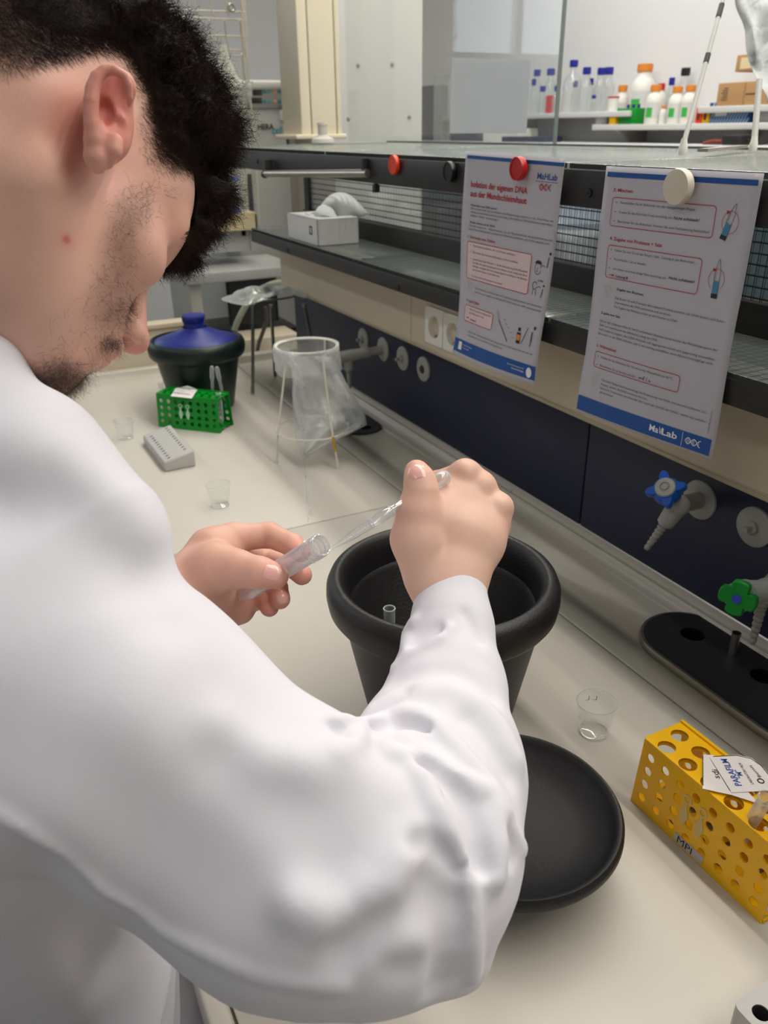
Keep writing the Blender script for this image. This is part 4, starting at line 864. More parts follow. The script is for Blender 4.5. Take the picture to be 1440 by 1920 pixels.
for u,vt,vb,w,X,l in ((1003,138,209,20,2.66,'glass bottle with blue cap, tall, first visible right of the white sheet'),(998,153,209,14,2.58,'short glass bottle with blue cap just in front of the first tall one'),(1028,138,210,25,2.67,'wide glass bottle with blue cap, second tall one from the white sheet'),(1015,166,210,17,2.58,'low glass bottle with faded blue cap between the first two tall ones'),(1041,166,210,15,2.58,'low glass bottle with blue cap left of the pane edge'),(1069,127,211,34,2.64,'tallest glass bottle with blue cap, right of the pane edge'),(1075,158,210,14,2.72,'small glass bottle with blue cap behind the tallest one'),(1094,139,211,24,2.62,'glass bottle with blue cap and sloping shoulders right of the tallest one'),(1104,155,210,12,2.72,'small glass bottle with blue cap, partly hidden, middle of the right cluster'),(1111,183,210,13,2.57,'smallest glass bottle with blue cap at the shelf front'),(1121,140,211,24,2.70,'glass bottle with blue cap, left of the close pair at the shelf end'),(1135,140,211,25,2.62,'glass bottle with blue cap, right of the close pair at the shelf end')):
    bottle(u,vt,vb,w,zA,X,'g',l,GB)
p = onX(1031,185,2.60); tag(MB().box((p.x-.01,p.y-.016,zA),(p.x+.015,p.y+.016,zA+.075), bev=.003).build('red_box', mat('red_carton',(200,40,52),.5,noise=.04)),'small red box standing among the blue capped bottles','box')
p = onX(1148,210,2.60); t = thing('plastic_tub','white plastic tub with red rim at the end of the bottle shelf','tub',(2.6,p.y,zA)); MB().lathe([(.0001,0),(.020,0),(.023,.052)],28).build('tub_body',m_hdpe,t); MB().lathe([(.024,.050),(.0245,.056),(.0001,.057)],28).build('lid',mat('red_tub_lid',(190,50,44),.45,noise=.03),t)
GW = 'white plastic bottles on the wall shelf'
for u,vt,vb,w,X,k,l in ((1161,171,234,26,2.68,'o','white plastic bottle with orange cap behind the green tube rack'),(1198,137,233,44,2.68,'o','largest white plastic jug with orange cap'),(1222,170,233,30,2.60,'o','white bottle with orange cap directly right of the big jug'),(1232,168,233,20,2.70,'r','white bottle with red cap peeking out behind its orange capped neighbour'),(1241,203,233,13,2.60,'o','smallest white bottle with orange cap'),(1263,172,232,28,2.60,'o','white bottle with orange cap, second from the white rod'),(1287,169,231,28,2.61,'o','white bottle with orange cap beside the white rod')):
    bottle(u,vt,vb,w,zB,X,k,l,GW)
bottle(1250,158,232,17,zB,2.71,'g','glass bottle with blue cap behind the white bottles','bottles behind the white bottles'); bottle(1273,143,232,26,zB,2.71,'k','clear bottle with black cap behind the white bottles','bottles behind the white bottles')
def block(u0,v0,u1,v1,z,X,d,m,name,lab,cat,grp=None,extra=None):
    a = onX(u0,v1,X); c_ = onX(u1,v1,X); kk = (Vector((X,(a.y+c_.y)/2,z))-Vector((0,0,H))).dot(Vector((RC[0][2],RC[1][2],RC[2][2])))/FPX; h = (v1-v0)*kk*1.03
    w = abs(a.y-c_.y); s = thing(name, lab, cat, (X,(a.y+c_.y)/2,z), 0, grp); MB().box((0,-w/2,0),(d,w/2,h), bev=min(.002,h*.1)).build('body', m, s); return s, w, h
s,w,h = block(1158,208,1190,234,zB,2.57,.06,m_grn,'tube_rack','bright green tube rack on the wall shelf','tube rack')
b = MB()
for i in range(5):
    for j in range(3): b.lathe([(.0035,0),(.0001,.0005)],10,mx=frame((-.0005,-w*.38+w*.19*i,h*.25+h*.25*j),(0,-1,0),(0,0,1)))
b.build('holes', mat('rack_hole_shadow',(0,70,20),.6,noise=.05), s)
for i in range(3): b = MB().lathe([(.006,0),(.0065,.014),(.0001,.015)],14,mx=Matrix.Translation((.03,-w*.3+i*w*.3,h))); tag(off(b,Vector(s.location)).build('capped_tube', mat('dark_blue_cap',(24,50,120),.4,noise=.04)),'blue capped tube standing in the bright green wall shelf rack','tube','tubes in the green wall shelf rack')
s,w,h = block(1141,217,1152,235,zB,2.56,.05,m_yel,'tube_rack','yellow orange tube rack left of the bright green one on the wall shelf','tube rack')
s,w,h = block(1116,220,1136,234,zB,2.60,.06,m_hdpe,'plastic_box','small white plastic box at the left end of the lower wall shelf','box')
for u0,u1,c_,l in ((1302,1313,(240,70,34),'orange tube rack on the wall shelf right of the white rod'),(1315,1326,(236,184,20),'yellow tube rack on the wall shelf between orange rack and blue box')):
    s,w,h = block(u0,205,u1,231,zB,2.57,.06,mat('rack_%d'%c_[1],c_,.4,noise=.05),'tube_rack',l,'tube rack')
    MB().box((-.002,-w*.22,h*.2),(.001,w*.22,h*.8)).build('slot_row', mat('rack_slot',(110,40,20),.6,noise=.05), s)
m_bluebox = mat('navy_carton',(24,54,108),.5,noise=.05)
s,w,h = block(1326,196,1406,230,zB,2.58,.14,m_bluebox,'carton','navy blue carton patterned with white dashes','box')
b = MB()
for i in range(15):
    for j in range(4):
        y = w/2-.012-(i+.5*(j%2))*w/15; z = h*(.12+.24*j); 
        if abs(y) < w/2-.01: b.box((-.0008,-.0025,-.010),(.0002,.0025,.010), mx=Matrix.Translation((0,y,z)) @ Matrix.Rotation(.6,4,'X'))
b.build('dash_pattern', mat('dash_print',(150,185,215),.5,noise=.03), s); MB().box((-.002,w*.06,h*.35),(.0,w*.33,h*.98)).build('label', mat('carton_label',(225,215,220),.5,noise=.02), s)
s,w,h = block(1408,198,1450,230,zB,2.60,.12,m_wlab,'carton','plain white carton at the right edge of the wall shelf','box')
m_kraft = mat('brown_cardboard',(176,136,92),.7,noise=.05,scale=30)
s,w,h = block(1342,158,1445,196,zC,2.57,.15,m_kraft,'cardboard_box','larger brown cardboard box on the pale wall shelf','box')
b = MB()
for i in range(6): b.box((-.0008,w*.30,h*(.25+.1*i)),(.0,w*(.42-.02*(i%3)),h*(.28+.1*i)))
b.box((-.0008,-w*.25,h*.45),(.0,-w*.03,h*.5)); b.build('box_print', m_ink, s); MB().box((.0,-w*.0-.002,0),(.001,.0,h)).build('edge_line', mat('carton_edge',(120,88,58),.7,noise=.05), s)
s,w,h = block(1374,132,1432,159,zC+.0,2.60,.10,m_kraft,'cardboard_box','smaller opened cardboard box with pale label on top of the larger one','box'); s.location.z = zC+.108
b = MB().box((-.001,-w*.28,h*.15),(0,w*.35,h*.82)).build('label', mat('cream_label',(214,200,160),.6,noise=.03), s); MB().add([(0,w*.1,h),(0,-w*.3,h),(-.01,-w*.25,h+.012),(-.01,w*.05,h+.012)],[(0,1,2,3)],0,False).build('flap', m_kraft, s)
p = onX(1380,271,2.5); t = thing('power_adapter','black power adapter lying on the low wall shelf','adapter',(2.5,p.y,zD)); MB().box((-.03,-.04,0),(.03,.04,.034), bev=.005).build('adapter_body', m_black, t); MB().tube(smooth([(0,-.038,.018),(0,-.06,.016),(.01,-.075,.004),(.06,-.08,.01),(.1,-.075,.06),(.15,-.07,.11)]),.003,8).build('cable', m_black, t)
p = onX(1336,270,2.5); t = thing('pliers','small orange handled tool lying on the low wall shelf','tool',(2.5,p.y,zD)); MB().tube([(0,.045,.005),(0,.0,.014),(0,-.04,.013)],.004,8).build('upper_handle', mat('dark_orange',(150,60,36),.5,noise=.05), t); MB().tube([(0,.045,.004),(0,-.0,.004),(0,-.042,.0045)],.004,8).build('lower_handle', mat('dark_red_rubber',(80,34,30),.5,noise=.05), t)
# things on the low shelf seen through the pane
s,w,h = block(790,182,810,270,zD,2.5,.1,mat('dark_blue_case',(44,50,74),.4,noise=.1),'folder','dark blue upright folder left of the white sheet behind the pane','folder')
s,w,h = block(812,166,842,270,zD,2.5,.14,film('clear_storage_box',(190,196,192),gl=.4,op=.35,rough=.1),'storage_box','clear plastic storage box beside the dark blue folder','box')
s,w,h = block(845,251,903,270,zD,2.5,.12,mat('slate_case',(74,76,92),.5,noise=.1),'case','low slate coloured case under the white sheet','case')
s,w,h = block(905,249,970,270,zD,2.5,.12,m_white,'carton','low cream carton under the white sheet right of the slate case','box')
s,w,h = block(940,263,1020,272,zD,2.46,.1,mat('navy_folder',(34,38,70),.5,noise=.05),'folder','flat navy folder lying in front of the cream carton','folder')
# ---------------------------------------------------------------- rods with feet and hanging bag at the upper right
m_rod = mat('grey_white_rod',(176,176,170),.4,noise=.04)
f1 = onZ(1279,291,1.469); f2 = onZ(1411,283,1.469); t = thing('rod_stand','thin grey white rod stand with black tape marks on top of the black shelf','stand',f1)
top1 = at(1357,-5,(f1-Vector((0,0,H))).length/np.linalg.norm(ray(1279,291))*1.02)-f1; top2 = at(1424,150,(f2-Vector((0,0,H))).length/np.linalg.norm(ray(1411,283)))-f1
MB().tube([(0,0,.015),top1],[.0034,.0030],12).build('rod', m_rod, t); MB().tube([f2-f1+Vector((0,0,.015)),top2],.0046,12).build('rod', m_rod, t)
for q in (Vector(),f2-f1): MB().lathe([(.0001,0),(.0052,0),(.0062,.003),(.0058,.010),(.0042,.018),(.0038,.021)],20,mx=Matrix.Translation(q)).build('foot', m_white, t)
for a, c_ in ((.385,.445),(.60-.02,.60+.09)):
    a, c_ = {.385:(.545,.605),.58:(.86,.95)}[round(a,3)]; MB().tube([top1*a+Vector((0,0,.015*(1-a))), top1*c_+Vector((0,0,.015*(1-c_)))],.0039,12).build('black_tape', m_black, t)
q0, q1 = f1+Vector((.02,-.015,.006)), f2+Vector((.0,.02,.006)); b = MB().box((0,-.002,-.006),((q1-q0).length,.002,.008), mx=frame(q0,(q1-q0),(0,0,1))@Matrix.Rotation(0,4,'X'))
tag(b.build('metal_strip', m_steel),'flat metal strip lying between the two rod feet','strip')
P_ = [[(1376,-30),(1400,-30),(1430,-30),(1470,-30)],[(1380,12),(1402,14),(1432,10),(1470,12)],[(1396,52),(1410,50),(1436,56),(1470,52)],[(1400,95),(1418,92),(1440,100),(1470,96)],[(1412,135),(1424,134),(1446,140),(1470,138)],[(1434,176),(1444,176),(1456,180),(1472,182)],[(1442,205),(1450,206),(1460,208),(1474,210)]]
rs2 = np.random.default_rng(4); rows = [[at(u,v,1.52+.05*math.sin(1.9*j+i)+rs2.uniform(-.02,.02)) for j,(u,v) in enumerate(r)] for i,r in enumerate(P_)]
c = rows[2][1]; t = thing('plastic_bag','large milky plastic bag hanging at the upper right corner of the photo','bag',c)
sheet(rows,'bag_front',film('milky_bag',(196,199,198),gl=.18,op=.7,rough=.35,facing=.4,wrinkle=.7,wscale=24),t,c,sub=8,th=.0006)
rows = [[p+Vector((.10,.03,0)) if 0<j<3 else p for j,p in enumerate(r)] for r in rows]; sheet(rows,'bag_back',MATS['milky_bag'],t,c,sub=8,th=.0006)
# ---------------------------------------------------------------- far equipment on the left
Yf = 2.85
def fbox(u0, v0, u1, v1, Y, d, bev=.004):
    a = onY(u0, v1, Y); c_ = onY(u1, v0, Y); return Vector((a.x,Y,a.z)), Vector((c_.x,Y+d,c_.z))
def absbox(a, c_, o, bev=.004): return MB().box(tuple(a-o), tuple(c_-o), bev=bev)
a = onY(395,150,3.1); c_ = onY(560,150,3.1); t = thing('incubator','tall light grey laboratory incubator with HERAcell lettering behind the drying rack','incubator',(a.x,3.1,0)); wI = c_.x-a.x; zt = onY(470,150,3.1).z
m_inc = mat('incubator_grey',(176,176,170),.4,noise=.02)
zp0 = onY(470,204,3.1).z; zp1 = onY(470,163,3.1).z
MB().box((0,0,0),(wI,.6,zt-.03), bev=.006).build('housing', m_inc, t); MB().box((-.004,-.012,zt-.032),(wI+.004,.6,zt), bev=.01).build('top_trim', mat('light_trim',(212,210,202),.4,noise=.02), t)
pn = MB().box((.0,-.006,zp0),(wI,-.0005,zp1), bev=.002).build('control_panel', mat('panel_grey',(146,146,142),.4,noise=.03), t); o = Vector(t.location)
for v0, v1 in ((168,179),(183,194)):
    a, c_ = fbox(471,v0,491,v1,3.093,.003); absbox(a,c_,o,.0005).build('display', mat('display_dark',(58,48,46),.25,noise=.03), pn)
for v in (172,190):
    for u, cc in ((496,(40,130,140)),(504,(70,150,150)),(516,(230,150,110)),(524,(40,130,140))):
        a, c_ = fbox(u-2.8,v-3,u+2.8,v+3,3.093,.003); absbox(a,c_,o,.0005).build('button', mat('button_%d'%cc[0],cc,.4,noise=.03), pn)
def wtext(u, v, Y, s_, wpx, size, m, par, o, name='lettering', shear=0, bold=0):
    p = onY(u, v, Y)-o; q = onY(u+wpx, v, Y)-o; vs, fs = text(s_, size, 1, shear, bold*size); w = max(x.x for x in vs); MB().add([(x.x*(q.x-p.x)/w,0,x.y) for x in vs], [tuple(f) for f in fs], 0, False, Matrix.Translation(p)).build(name, m, par)
wtext(483,243,3.094,'HERA',31,.026,m_ink,t,o,bold=.03); wtext(509,251,3.094,'cell',22,.036,mat('teal_print',(60,150,165),.5,noise=.02),t,o,shear=.3,bold=.02); wtext(519,201,3.092,'Heraeus',14,.007,m_ink,pn,o)
a, c_ = fbox(525,206,536,226,3.096,.003); absbox(a,c_,o,.0005).build('sticker', m_wlab, t)
b = MB(); a, c_ = fbox(470,326,471.2,418,3.097,.003); absbox(a,c_,o,0).build('door_gap', m_dgrey, t)
# counter, machines
a, c_ = fbox(344,497,560,476,2.75,.36); c_.y = 3.08; o = Vector((a.x,2.75,c_.z)); t = thing('side_counter','grey topped side counter behind the far end of the bench','counter',o)
MB().box((0,0,-.035),(c_.x-a.x,.33,0), bev=.004).build('countertop', mat('counter_grey',(172,172,168),.5,noise=.04), t); MB().box((.012,.02,-1.0),(.02+.03,.32,-.036)).build('side_leg', m_grey, t)
a1, c1 = fbox(356,612,560,499,2.79,.3); t = thing('laboratory_oven','black laboratory oven with recessed door under the side counter','oven',(a1.x,2.79,a1.z-.1))
o = Vector(t.location); MB().box((0,0,-.3),(c1.x-a1.x,.3,c1.z-a1.z+.10), bev=.004).build('housing', mat('oven_black',(40,41,44),.4,noise=.3,scale=25), t)
a, c_ = fbox(425,598,520,512,2.785,.006); absbox(a,c_,o,.006).build('door', mat('oven_door',(30,31,34),.3,noise=.2,scale=20), t)
a, c_ = fbox(240,640,338,488,2.9,.4); t = thing('grey_cabinet','dark grey cabinet left of the black oven beyond the bench end','cabinet',(a.x,2.9,0)); MB().box((0,0,0),(c_.x-a.x,.4,c_.z), bev=.004).build('housing', mat('cabinet_grey',(96,99,103),.45,noise=.05), t); MB().box((c_.x-a.x-.012,-.004,0),(c_.x-a.x+.02,.01,c_.z)).build('edge_strip', m_grey, t)
a, c_ = fbox(330,625,560,590,2.62,.1); t = thing('low_cabinet','cream topped low cabinet with brown grey tiles below, beyond the bench end','cabinet',(a.x,2.62,0)); MB().box((0,0,c_.z-.055),(c_.x-a.x,.14,c_.z), bev=.003).build('top', m_beige, t); MB().box((0,.004,0),(c_.x-a.x,.13,c_.z-.056)).build('tiled_front', mat('brown_grey_tile',(128,120,108),.5,noise=.1,scale=9), t)
# drying rack with tray
a, c_ = fbox(372,430,483,408,2.84,.22); zT = c_.z; t = thing('drying_rack','white wire draining rack standing in a cream tray','drying rack',((a.x+c_.x)/2,2.9,a.z)); o = Vector(t.location)
m_rack = mat('cream_wire',(196,190,172),.4,noise=.05); m_tray = mat('cream_tray',(206,192,150),.45,noise=.04)
b = MB().box((a.x,2.84,a.z),(c_.x,3.06,a.z+.006)); 
for q0, q1 in (((a.x,2.84,a.z),(c_.x,2.846,zT)),((a.x,3.054,a.z),(c_.x,3.06,zT)),((a.x,2.84,a.z),(a.x+.006,3.06,zT)),((c_.x-.006,2.84,a.z),(c_.x,3.06,zT))): b.box(q0,q1)
off(b,-o).build('tray', m_tray, t)
a2, c2 = fbox(380,466,470,431,2.88,.16); absbox(a2,c2,o,.006).build('support_box', mat('support_grey',(176,176,172),.5,noise=.03), t); absbox(Vector((c2.x-.03,2.88,a2.z-.03)),Vector((c2.x-.012,2.9,a2.z)),o,.001).build('support_foot', m_grey, t)
Yr = 2.93
b = MB(); R_ = lambda u, v, dy=0: onY(u,v,Yr+dy)-o
b.tube([R_(454,-30),R_(455,60),R_(458,200),R_(463,412)],.0045,8); b.tube([R_(457,-30,.1),R_(466,150,.1),R_(478,272,.1),R_(486,420,.1)],.0035,8); off(MB(),Vector()); b.build('upright', m_rack, t)
b = MB()
for v, l in ((20,310),(34,312),(66,330),(92,350),(103,352),(158,380),(171,385),(227,400),(248,405),(323,430),(378,430),(397,425)): b.tube([R_(l,v-3),R_(459,v+3)],.0028,6)
b.build('rails', m_rack, t)
b = MB()
for v0 in (-20,60,122,180): 
    for k in range(5):
        u = 330+k*29+v0*.06; b.tube([R_(u,v0-22,-.06),R_(u+4,v0+12,-.01),R_(u+13,v0+50,.0)],.0022,6)
b.build('pegs', m_rack, t)
p = R_(434,14,-.02); MB().ring(p,.010,.004,20,8,ax=Matrix.Rotation(math.pi/2,3,'X')).build('hook', m_steel, t)
c = onY(422,135,2.82); t = thing('funnel','frosted plastic funnel hanging upside down on the draining rack','funnel',c)
MB().lathe([(.012,.075),(.014,.045),(.035,-.004),(.055,-.045),(.075,-.045)],36).build('funnel_cone', film('frosted_plastic',(205,204,190),gl=.25,op=.62,rough=.3), t)
c = onY(430,168,2.80); t = thing('glass_dish','clear round glass dish hanging below the funnel','dish',c); MB().lathe([(.075,.02),(.072,-.02),(.05,-.045),(.0001,-.05)],40).build('dish_wall', m_lglass, t); MB().ring((0,0,.02),.076,.002,40,6).build('rim', m_lglass, t)
c = onY(432,230,2.80); t = thing('glass_flask','clear glass flask hanging upside down beside the dark hair','flask',c); MB().lathe([(.014,.085),(.016,.06),(.028,.03),(.036,-.005),(.038,-.05),(.02,-.085),(.0001,-.09)],32).build('flask_wall', m_lglass, t)
c = onY(440,335,2.86); t = thing('glass_flask','slender glass vessel with blue collar lower on the draining rack','flask',c); MB().lathe([(.010,.03),(.011,.01),(.011,-.02),(.022,-.06),(.028,-.11),(.0001,-.112)],28).build('flask_wall', m_lglass, t); MB().lathe([(.015,.006),(.016,.0),(.015,-.006)],28).build('collar', mat('pale_blue_plastic',(110,120,190),.4,noise=.03), t)
c = onY(441,400,2.86); t = thing('blue_cap','round blue plastic cap lying at the foot of the draining rack','cap',c); MB().lathe([(.022,-.02),(.025,.0),(.022,.008),(.0001,.009)],28,mx=frame((0,0,0),(1,0,0),(0,.3,1))).build('cap_body', mat('cobalt_plastic',(30,50,150),.4,noise=.04), t)
c = onY(366,468,2.84); t = thing('glass_beaker','short beaker on the side counter beside the brow','beaker',(c.x,2.84,bpy.data.objects['side_counter'].location.z)); MB().lathe([(.0001,.002),(.024,.002),(.025,.035)],28).build('beaker_wall', m_lglass, t)
# other side of the bench seen through the wired glass
t = thing('wall_bench','grey bench along the right wall seen through the wired glass','bench',(2.4,3,.9)); MB().box((-.35,-1.4,-.04),(.345,1.9,0), bev=.003).build('worktop', m_bench2, t); MB().box((-.32,-1.38,-.88),(.34,1.88,-.041)).build('cabinet_body', m_grey, t)
for (y, w, h, c_, l) in ((3.95,.5,.34,(60,62,66),'dark grey round topped centrifuge on the wall bench, farther one'),(2.9,.46,.30,(150,156,160),'pale grey centrifuge with domed lid on the wall bench, nearer one')):
    s = thing('centrifuge',l,'centrifuge',(2.38,y,.9),0,'centrifuges on the wall bench'); MB().box((-.22,-w/2,0),(.22,w/2,h*.72), bev=.03).build('housing', mat('centrifuge_%d'%c_[0],c_,.4,noise=.05), s)
    MB().lathe([(.20,h*.70),(.20,h*.8),(.15,h*.93),(.0001,h)],40).build('domed_lid', mat('dome_%d'%c_[0],(c_[0]-20,c_[1]-14,c_[2]-6),.25,noise=.05), s); MB().box((-.225,-.08,h*.3),(-.218,.08,h*.5), bev=.002).build('control_panel', m_white, s)
for k,(y, c_) in enumerate(((2.45,(50,90,110)),(3.4,(196,200,196)),(2.1,(30,60,70)))):
    s = thing('instrument_box',['teal grey instrument on the wall bench','white instrument between the two centrifuges','dark teal instrument nearest on the wall bench'][k],'instrument',(2.42,y,.9)); MB().box((-.15,-.13,0),(.15,.13,.28), bev=.012).build('housing', mat('instrument_%d'%k,c_,.4,noise=.05), s); MB().box((-.154,-.09,.14),(-.149,.09,.24), bev=.002).build('screen', m_dgrey, s)
# ================================================================ the person: signed distance shapes turned into meshes
def cp(u, v, t): return np.array([(u-720)/FPX*t, (v-960)/FPX*t, t])      # pixel and depth -> camera space point
def smin(a, b, k):
    h = np.clip(.5+.5*(b-a)/k, 0, 1); return b*(1-h)+a*h-k*h*(1-h)
def smax(a, b, k): return -smin(-a, -b, k)
def cap(P, a, b, ra, rb):
    a = np.asarray(a, np.float32); b = np.asarray(b, np.float32); d = b-a; t = np.clip(((P-a)@d)/(d@d), 0, 1)
    return np.linalg.norm(P-a-t[:,None]*d, axis=1)-(ra+(rb-ra)*t)
def ell(P, c, r, B=None):
    q = P-np.asarray(c, np.float32)
    if B is not None: q = q@B.astype(np.float32)
    r = np.asarray(r, np.float32); k0 = np.linalg.norm(q/r, axis=1); k1 = np.linalg.norm(q/(r*r), axis=1)+1e-9; return k0*(k0-1)/k1
def polyd(P, pts):
    d = None
    for a, b in zip(pts[:-1], pts[1:]):
        q = cap(P, a, b, 0, 0); d = q if d is None else np.minimum(d, q)
    return d
def surf_nets(f, lo, hi, h, blk=8):
    lo = np.array(lo, float); n = np.ceil((np.array(hi)-lo)/h/blk).astype(int)*blk+1; nb = (n-1)//blk
    ax = [lo[i]+h*(np.arange(nb[i])+.5)*blk for i in range(3)]
    G = np.stack(np.meshgrid(*ax, indexing='ij'), -1).reshape(-1,3).astype(np.float32); dc = f(G).reshape(nb)
    act = np.abs(dc) < h*blk*1.25
    D = np.repeat(np.repeat(np.repeat(np.where(dc > 0, 1., -1.).astype(np.float32), blk, 0), blk, 1), blk, 2)
    D = np.pad(D, ((0,1),)*3, mode='edge'); m = np.zeros(n, bool)
    for i, j, k in np.argwhere(act): m[i*blk:i*blk+blk+1, j*blk:j*blk+blk+1, k*blk:k*blk+blk+1] = True
    idx = np.argwhere(m)
    for s0 in range(0, len(idx), 400000):
        q = idx[s0:s0+400000]; D[q[:,0],q[:,1],q[:,2]] = f((lo+q*h).astype(np.float32))
    Sg = D < 0; c = [Sg[i:n[0]-1+i, j:n[1]-1+j, k:n[2]-1+k] for i in (0,1) for j in (0,1) for k in (0,1)]
    s = sum(x.astype(np.int8) for x in c); cells = np.argwhere((s > 0) & (s < 8)); vid = -np.ones(np.array(n)-1, np.int64); vid[tuple(cells.T)] = np.arange(len(cells))
    acc = np.zeros((len(cells),3)); cnt = np.zeros(len(cells)); off_ = [(i,j,k) for i in (0,1) for j in (0,1) for k in (0,1)]
    for a in range(8):
        for b in range(a+1, 8):
            oa, ob = np.array(off_[a]), np.array(off_[b])
            if abs(oa-ob).sum() != 1: continue
            da = D[tuple((cells+oa).T)]; db = D[tuple((cells+ob).T)]; x = (da < 0) != (db < 0); t = np.where(x, da/(da-db+1e-12*(da == db)), 0)
            acc += np.where(x[:,None], oa+t[:,None]*(ob-oa), 0); cnt += x
    V = lo+(cells+acc/cnt[:,None])*h; F = []
    for ax_ in range(3):
        sl = [slice(None)]*3; s2 = [slice(None)]*3; sl[ax_] = slice(0,-1); s2[ax_] = slice(1,None); x = Sg[tuple(sl)] != Sg[tuple(s2)]; e = np.argwhere(x)
        o1, o2 = [(1,2),(2,0),(0,1)][ax_]; ok = (e[:,o1] > 0) & (e[:,o2] > 0) & (e[:,o1] < n[o1]-1) & (e[:,o2] < n[o2]-1); e = e[ok]; q = []
        for da, db in ((-1,-1),(0,-1),(0,0),(-1,0)): z = e.copy(); z[:,o1] += da; z[:,o2] += db; q.append(vid[tuple(z.T)])
        q = np.stack(q, 1); fl = Sg[tuple(e.T)]; q[~fl] = q[~fl][:,::-1]; F.append(q[(q >= 0).all(1)])
    return V, np.concatenate(F)
def relax(V, F, it=2, lam=.5):
    E = np.concatenate([F[:,[0,1]],F[:,[1,2]],F[:,[2,3]],F[:,[3,0]]]); E = np.concatenate([E, E[:,::-1]])
    for k in range(it):
        A = np.zeros_like(V); c = np.zeros(len(V)); np.add.at(A, E[:,0], V[E[:,1]]); np.add.at(c, E[:,0], 1); V = V+lam*(A/np.maximum(c,1)[:,None]-V)
    return V
RCT = RC
def to_world(V): return V@RC.T+np.array([0,0,H])
def mk_mesh(name, V, F, m, parent, attrs=None, loc=(0,0,0)):
    me = bpy.data.meshes.new(name); V = to_world(V)-np.array(loc)
    me.vertices.add(len(V)); me.vertices.foreach_set('co', V.astype(np.float32).ravel())
    k = F.shape[1]; me.loops.add(F.size); me.loops.foreach_set('vertex_index', F.astype(np.int32).ravel()); me.polygons.add(len(F))
    me.polygons.foreach_set('loop_start', np.arange(0, F.size, k, dtype=np.int32)); me.update(calc_edges=True)
    me.polygons.foreach_set('use_smooth', np.ones(len(F), bool)); me.materials.append(m)
    for a, val in (attrs or {}).items():
        at_ = me.attributes.new(a, 'FLOAT', 'POINT'); at_.data.foreach_set('value', val.astype(np.float32))
    me.validate(); o = bpy.data.objects.new(name, me); COL.objects.link(o); o.parent = parent; return o
def march(f, u, v, t0=.2, t1=1.2):
    d = cp(u, v, 1.0); L = np.linalg.norm(d); d = d/L; s = t0*L
    for _ in range(120):
        q = float(f((d*s)[None].astype(np.float32))[0])
        if q < 2e-4: return d*s
        s += max(q*.8, 1e-4)
        if s > t1*L: return None
    return d*s
# ---------------------------------------------------------------- head
HB = np.array([[.4975,.2223,.8385],[.6008,-.7856,-.1481],[.6258,.5774,-.5244]]); HB = np.linalg.qr(HB)[0]*np.sign(np.diag(np.linalg.qr(HB)[1]))
HC = np.array([-.2303,-.2141,.5193])
def hp(f, u, e): return HC+HB@np.array([f,u,e])
NECK = cp(-330, 640, .64)
def skull(P):
    q = ((P-HC.astype(np.float32))@HB.astype(np.float32)); e = q.copy(); e[:,2] = np.abs(e[:,2])
    d = ell(e, (-.016,.044,0), (.096,.094,.078))
    d = smin(d, ell(e, (.041,.042,0), (.058,.063,.065)), .03)
    d = smin(d, ell(e, (.035,-.022,0), (.055,.070,.058)), .03)
    d = smin(d, ell(e, (.055,-.016,.046), (.030,.019,.019)), .022)                 # cheekbone
    d = smin(d, cap(e, (.000,-.045,.052), (.066,-.096,.016), .017, .015), .028)    # jaw
    d = smin(d, ell(e, (.050,-.060,0), (.042,.045,.040)), .025)
    d = smin(d, ell(e, (.078,-.098,0), (.017,.017,.020)), .014)                    # chin
    d = smin(d, ell(e, (.078,-.060,0), (.024,.028,.030)), .018)                    # muzzle
    d = smin(d, cap(e, (.086,.030,.0), (.076,.030,.042), .012, .010), .016)        # brow
    d = smax(d, -ell(e, (.106,.004,.033), (.022,.015,.019)), .012)                 # socket
    d = smin(d, ell(e, (.078,.004,.032), (.0135,.0125,.0135)), .003)               # eyeball under lid
    return d, q, e
def head(P):
    d, q, e = skull(P)
    n = cap(e, (.092,.018,0), (.113,-.022,0), .0065, .0085); n = smin(n, ell(e, (.114,-.028,0), (.012,.0098,.0115)), .006); n = smin(n, ell(e, (.104,-.033,.0125), (.011,.008,.0075)), .006)
    d = smin(d, n, .010); d = smax(d, -ell(e, (.1085,-.0415,.0078), (.0058,.0045,.0036)), .003)
    d = smin(d, ell(e, (.100,-.056,0), (.009,.0045,.021)), .004); d = smin(d, ell(e, (.097,-.068,0), (.009,.0055,.019)), .004)
    nk = cap(P, hp(-.030,-.025,0), NECK, .055, .064); nk = smin(nk, cap(P, hp(.010,-.060,0), NECK+np.array([.03,.06,0]), .030, .05), .03)
    nk = smin(nk, cap(P, hp(-.035,-.005,.050), NECK+np.array([.05,.02,-.04]), .019, .024), .02)      # neck muscle behind the ear
    d = smin(d, nk, .022); return d
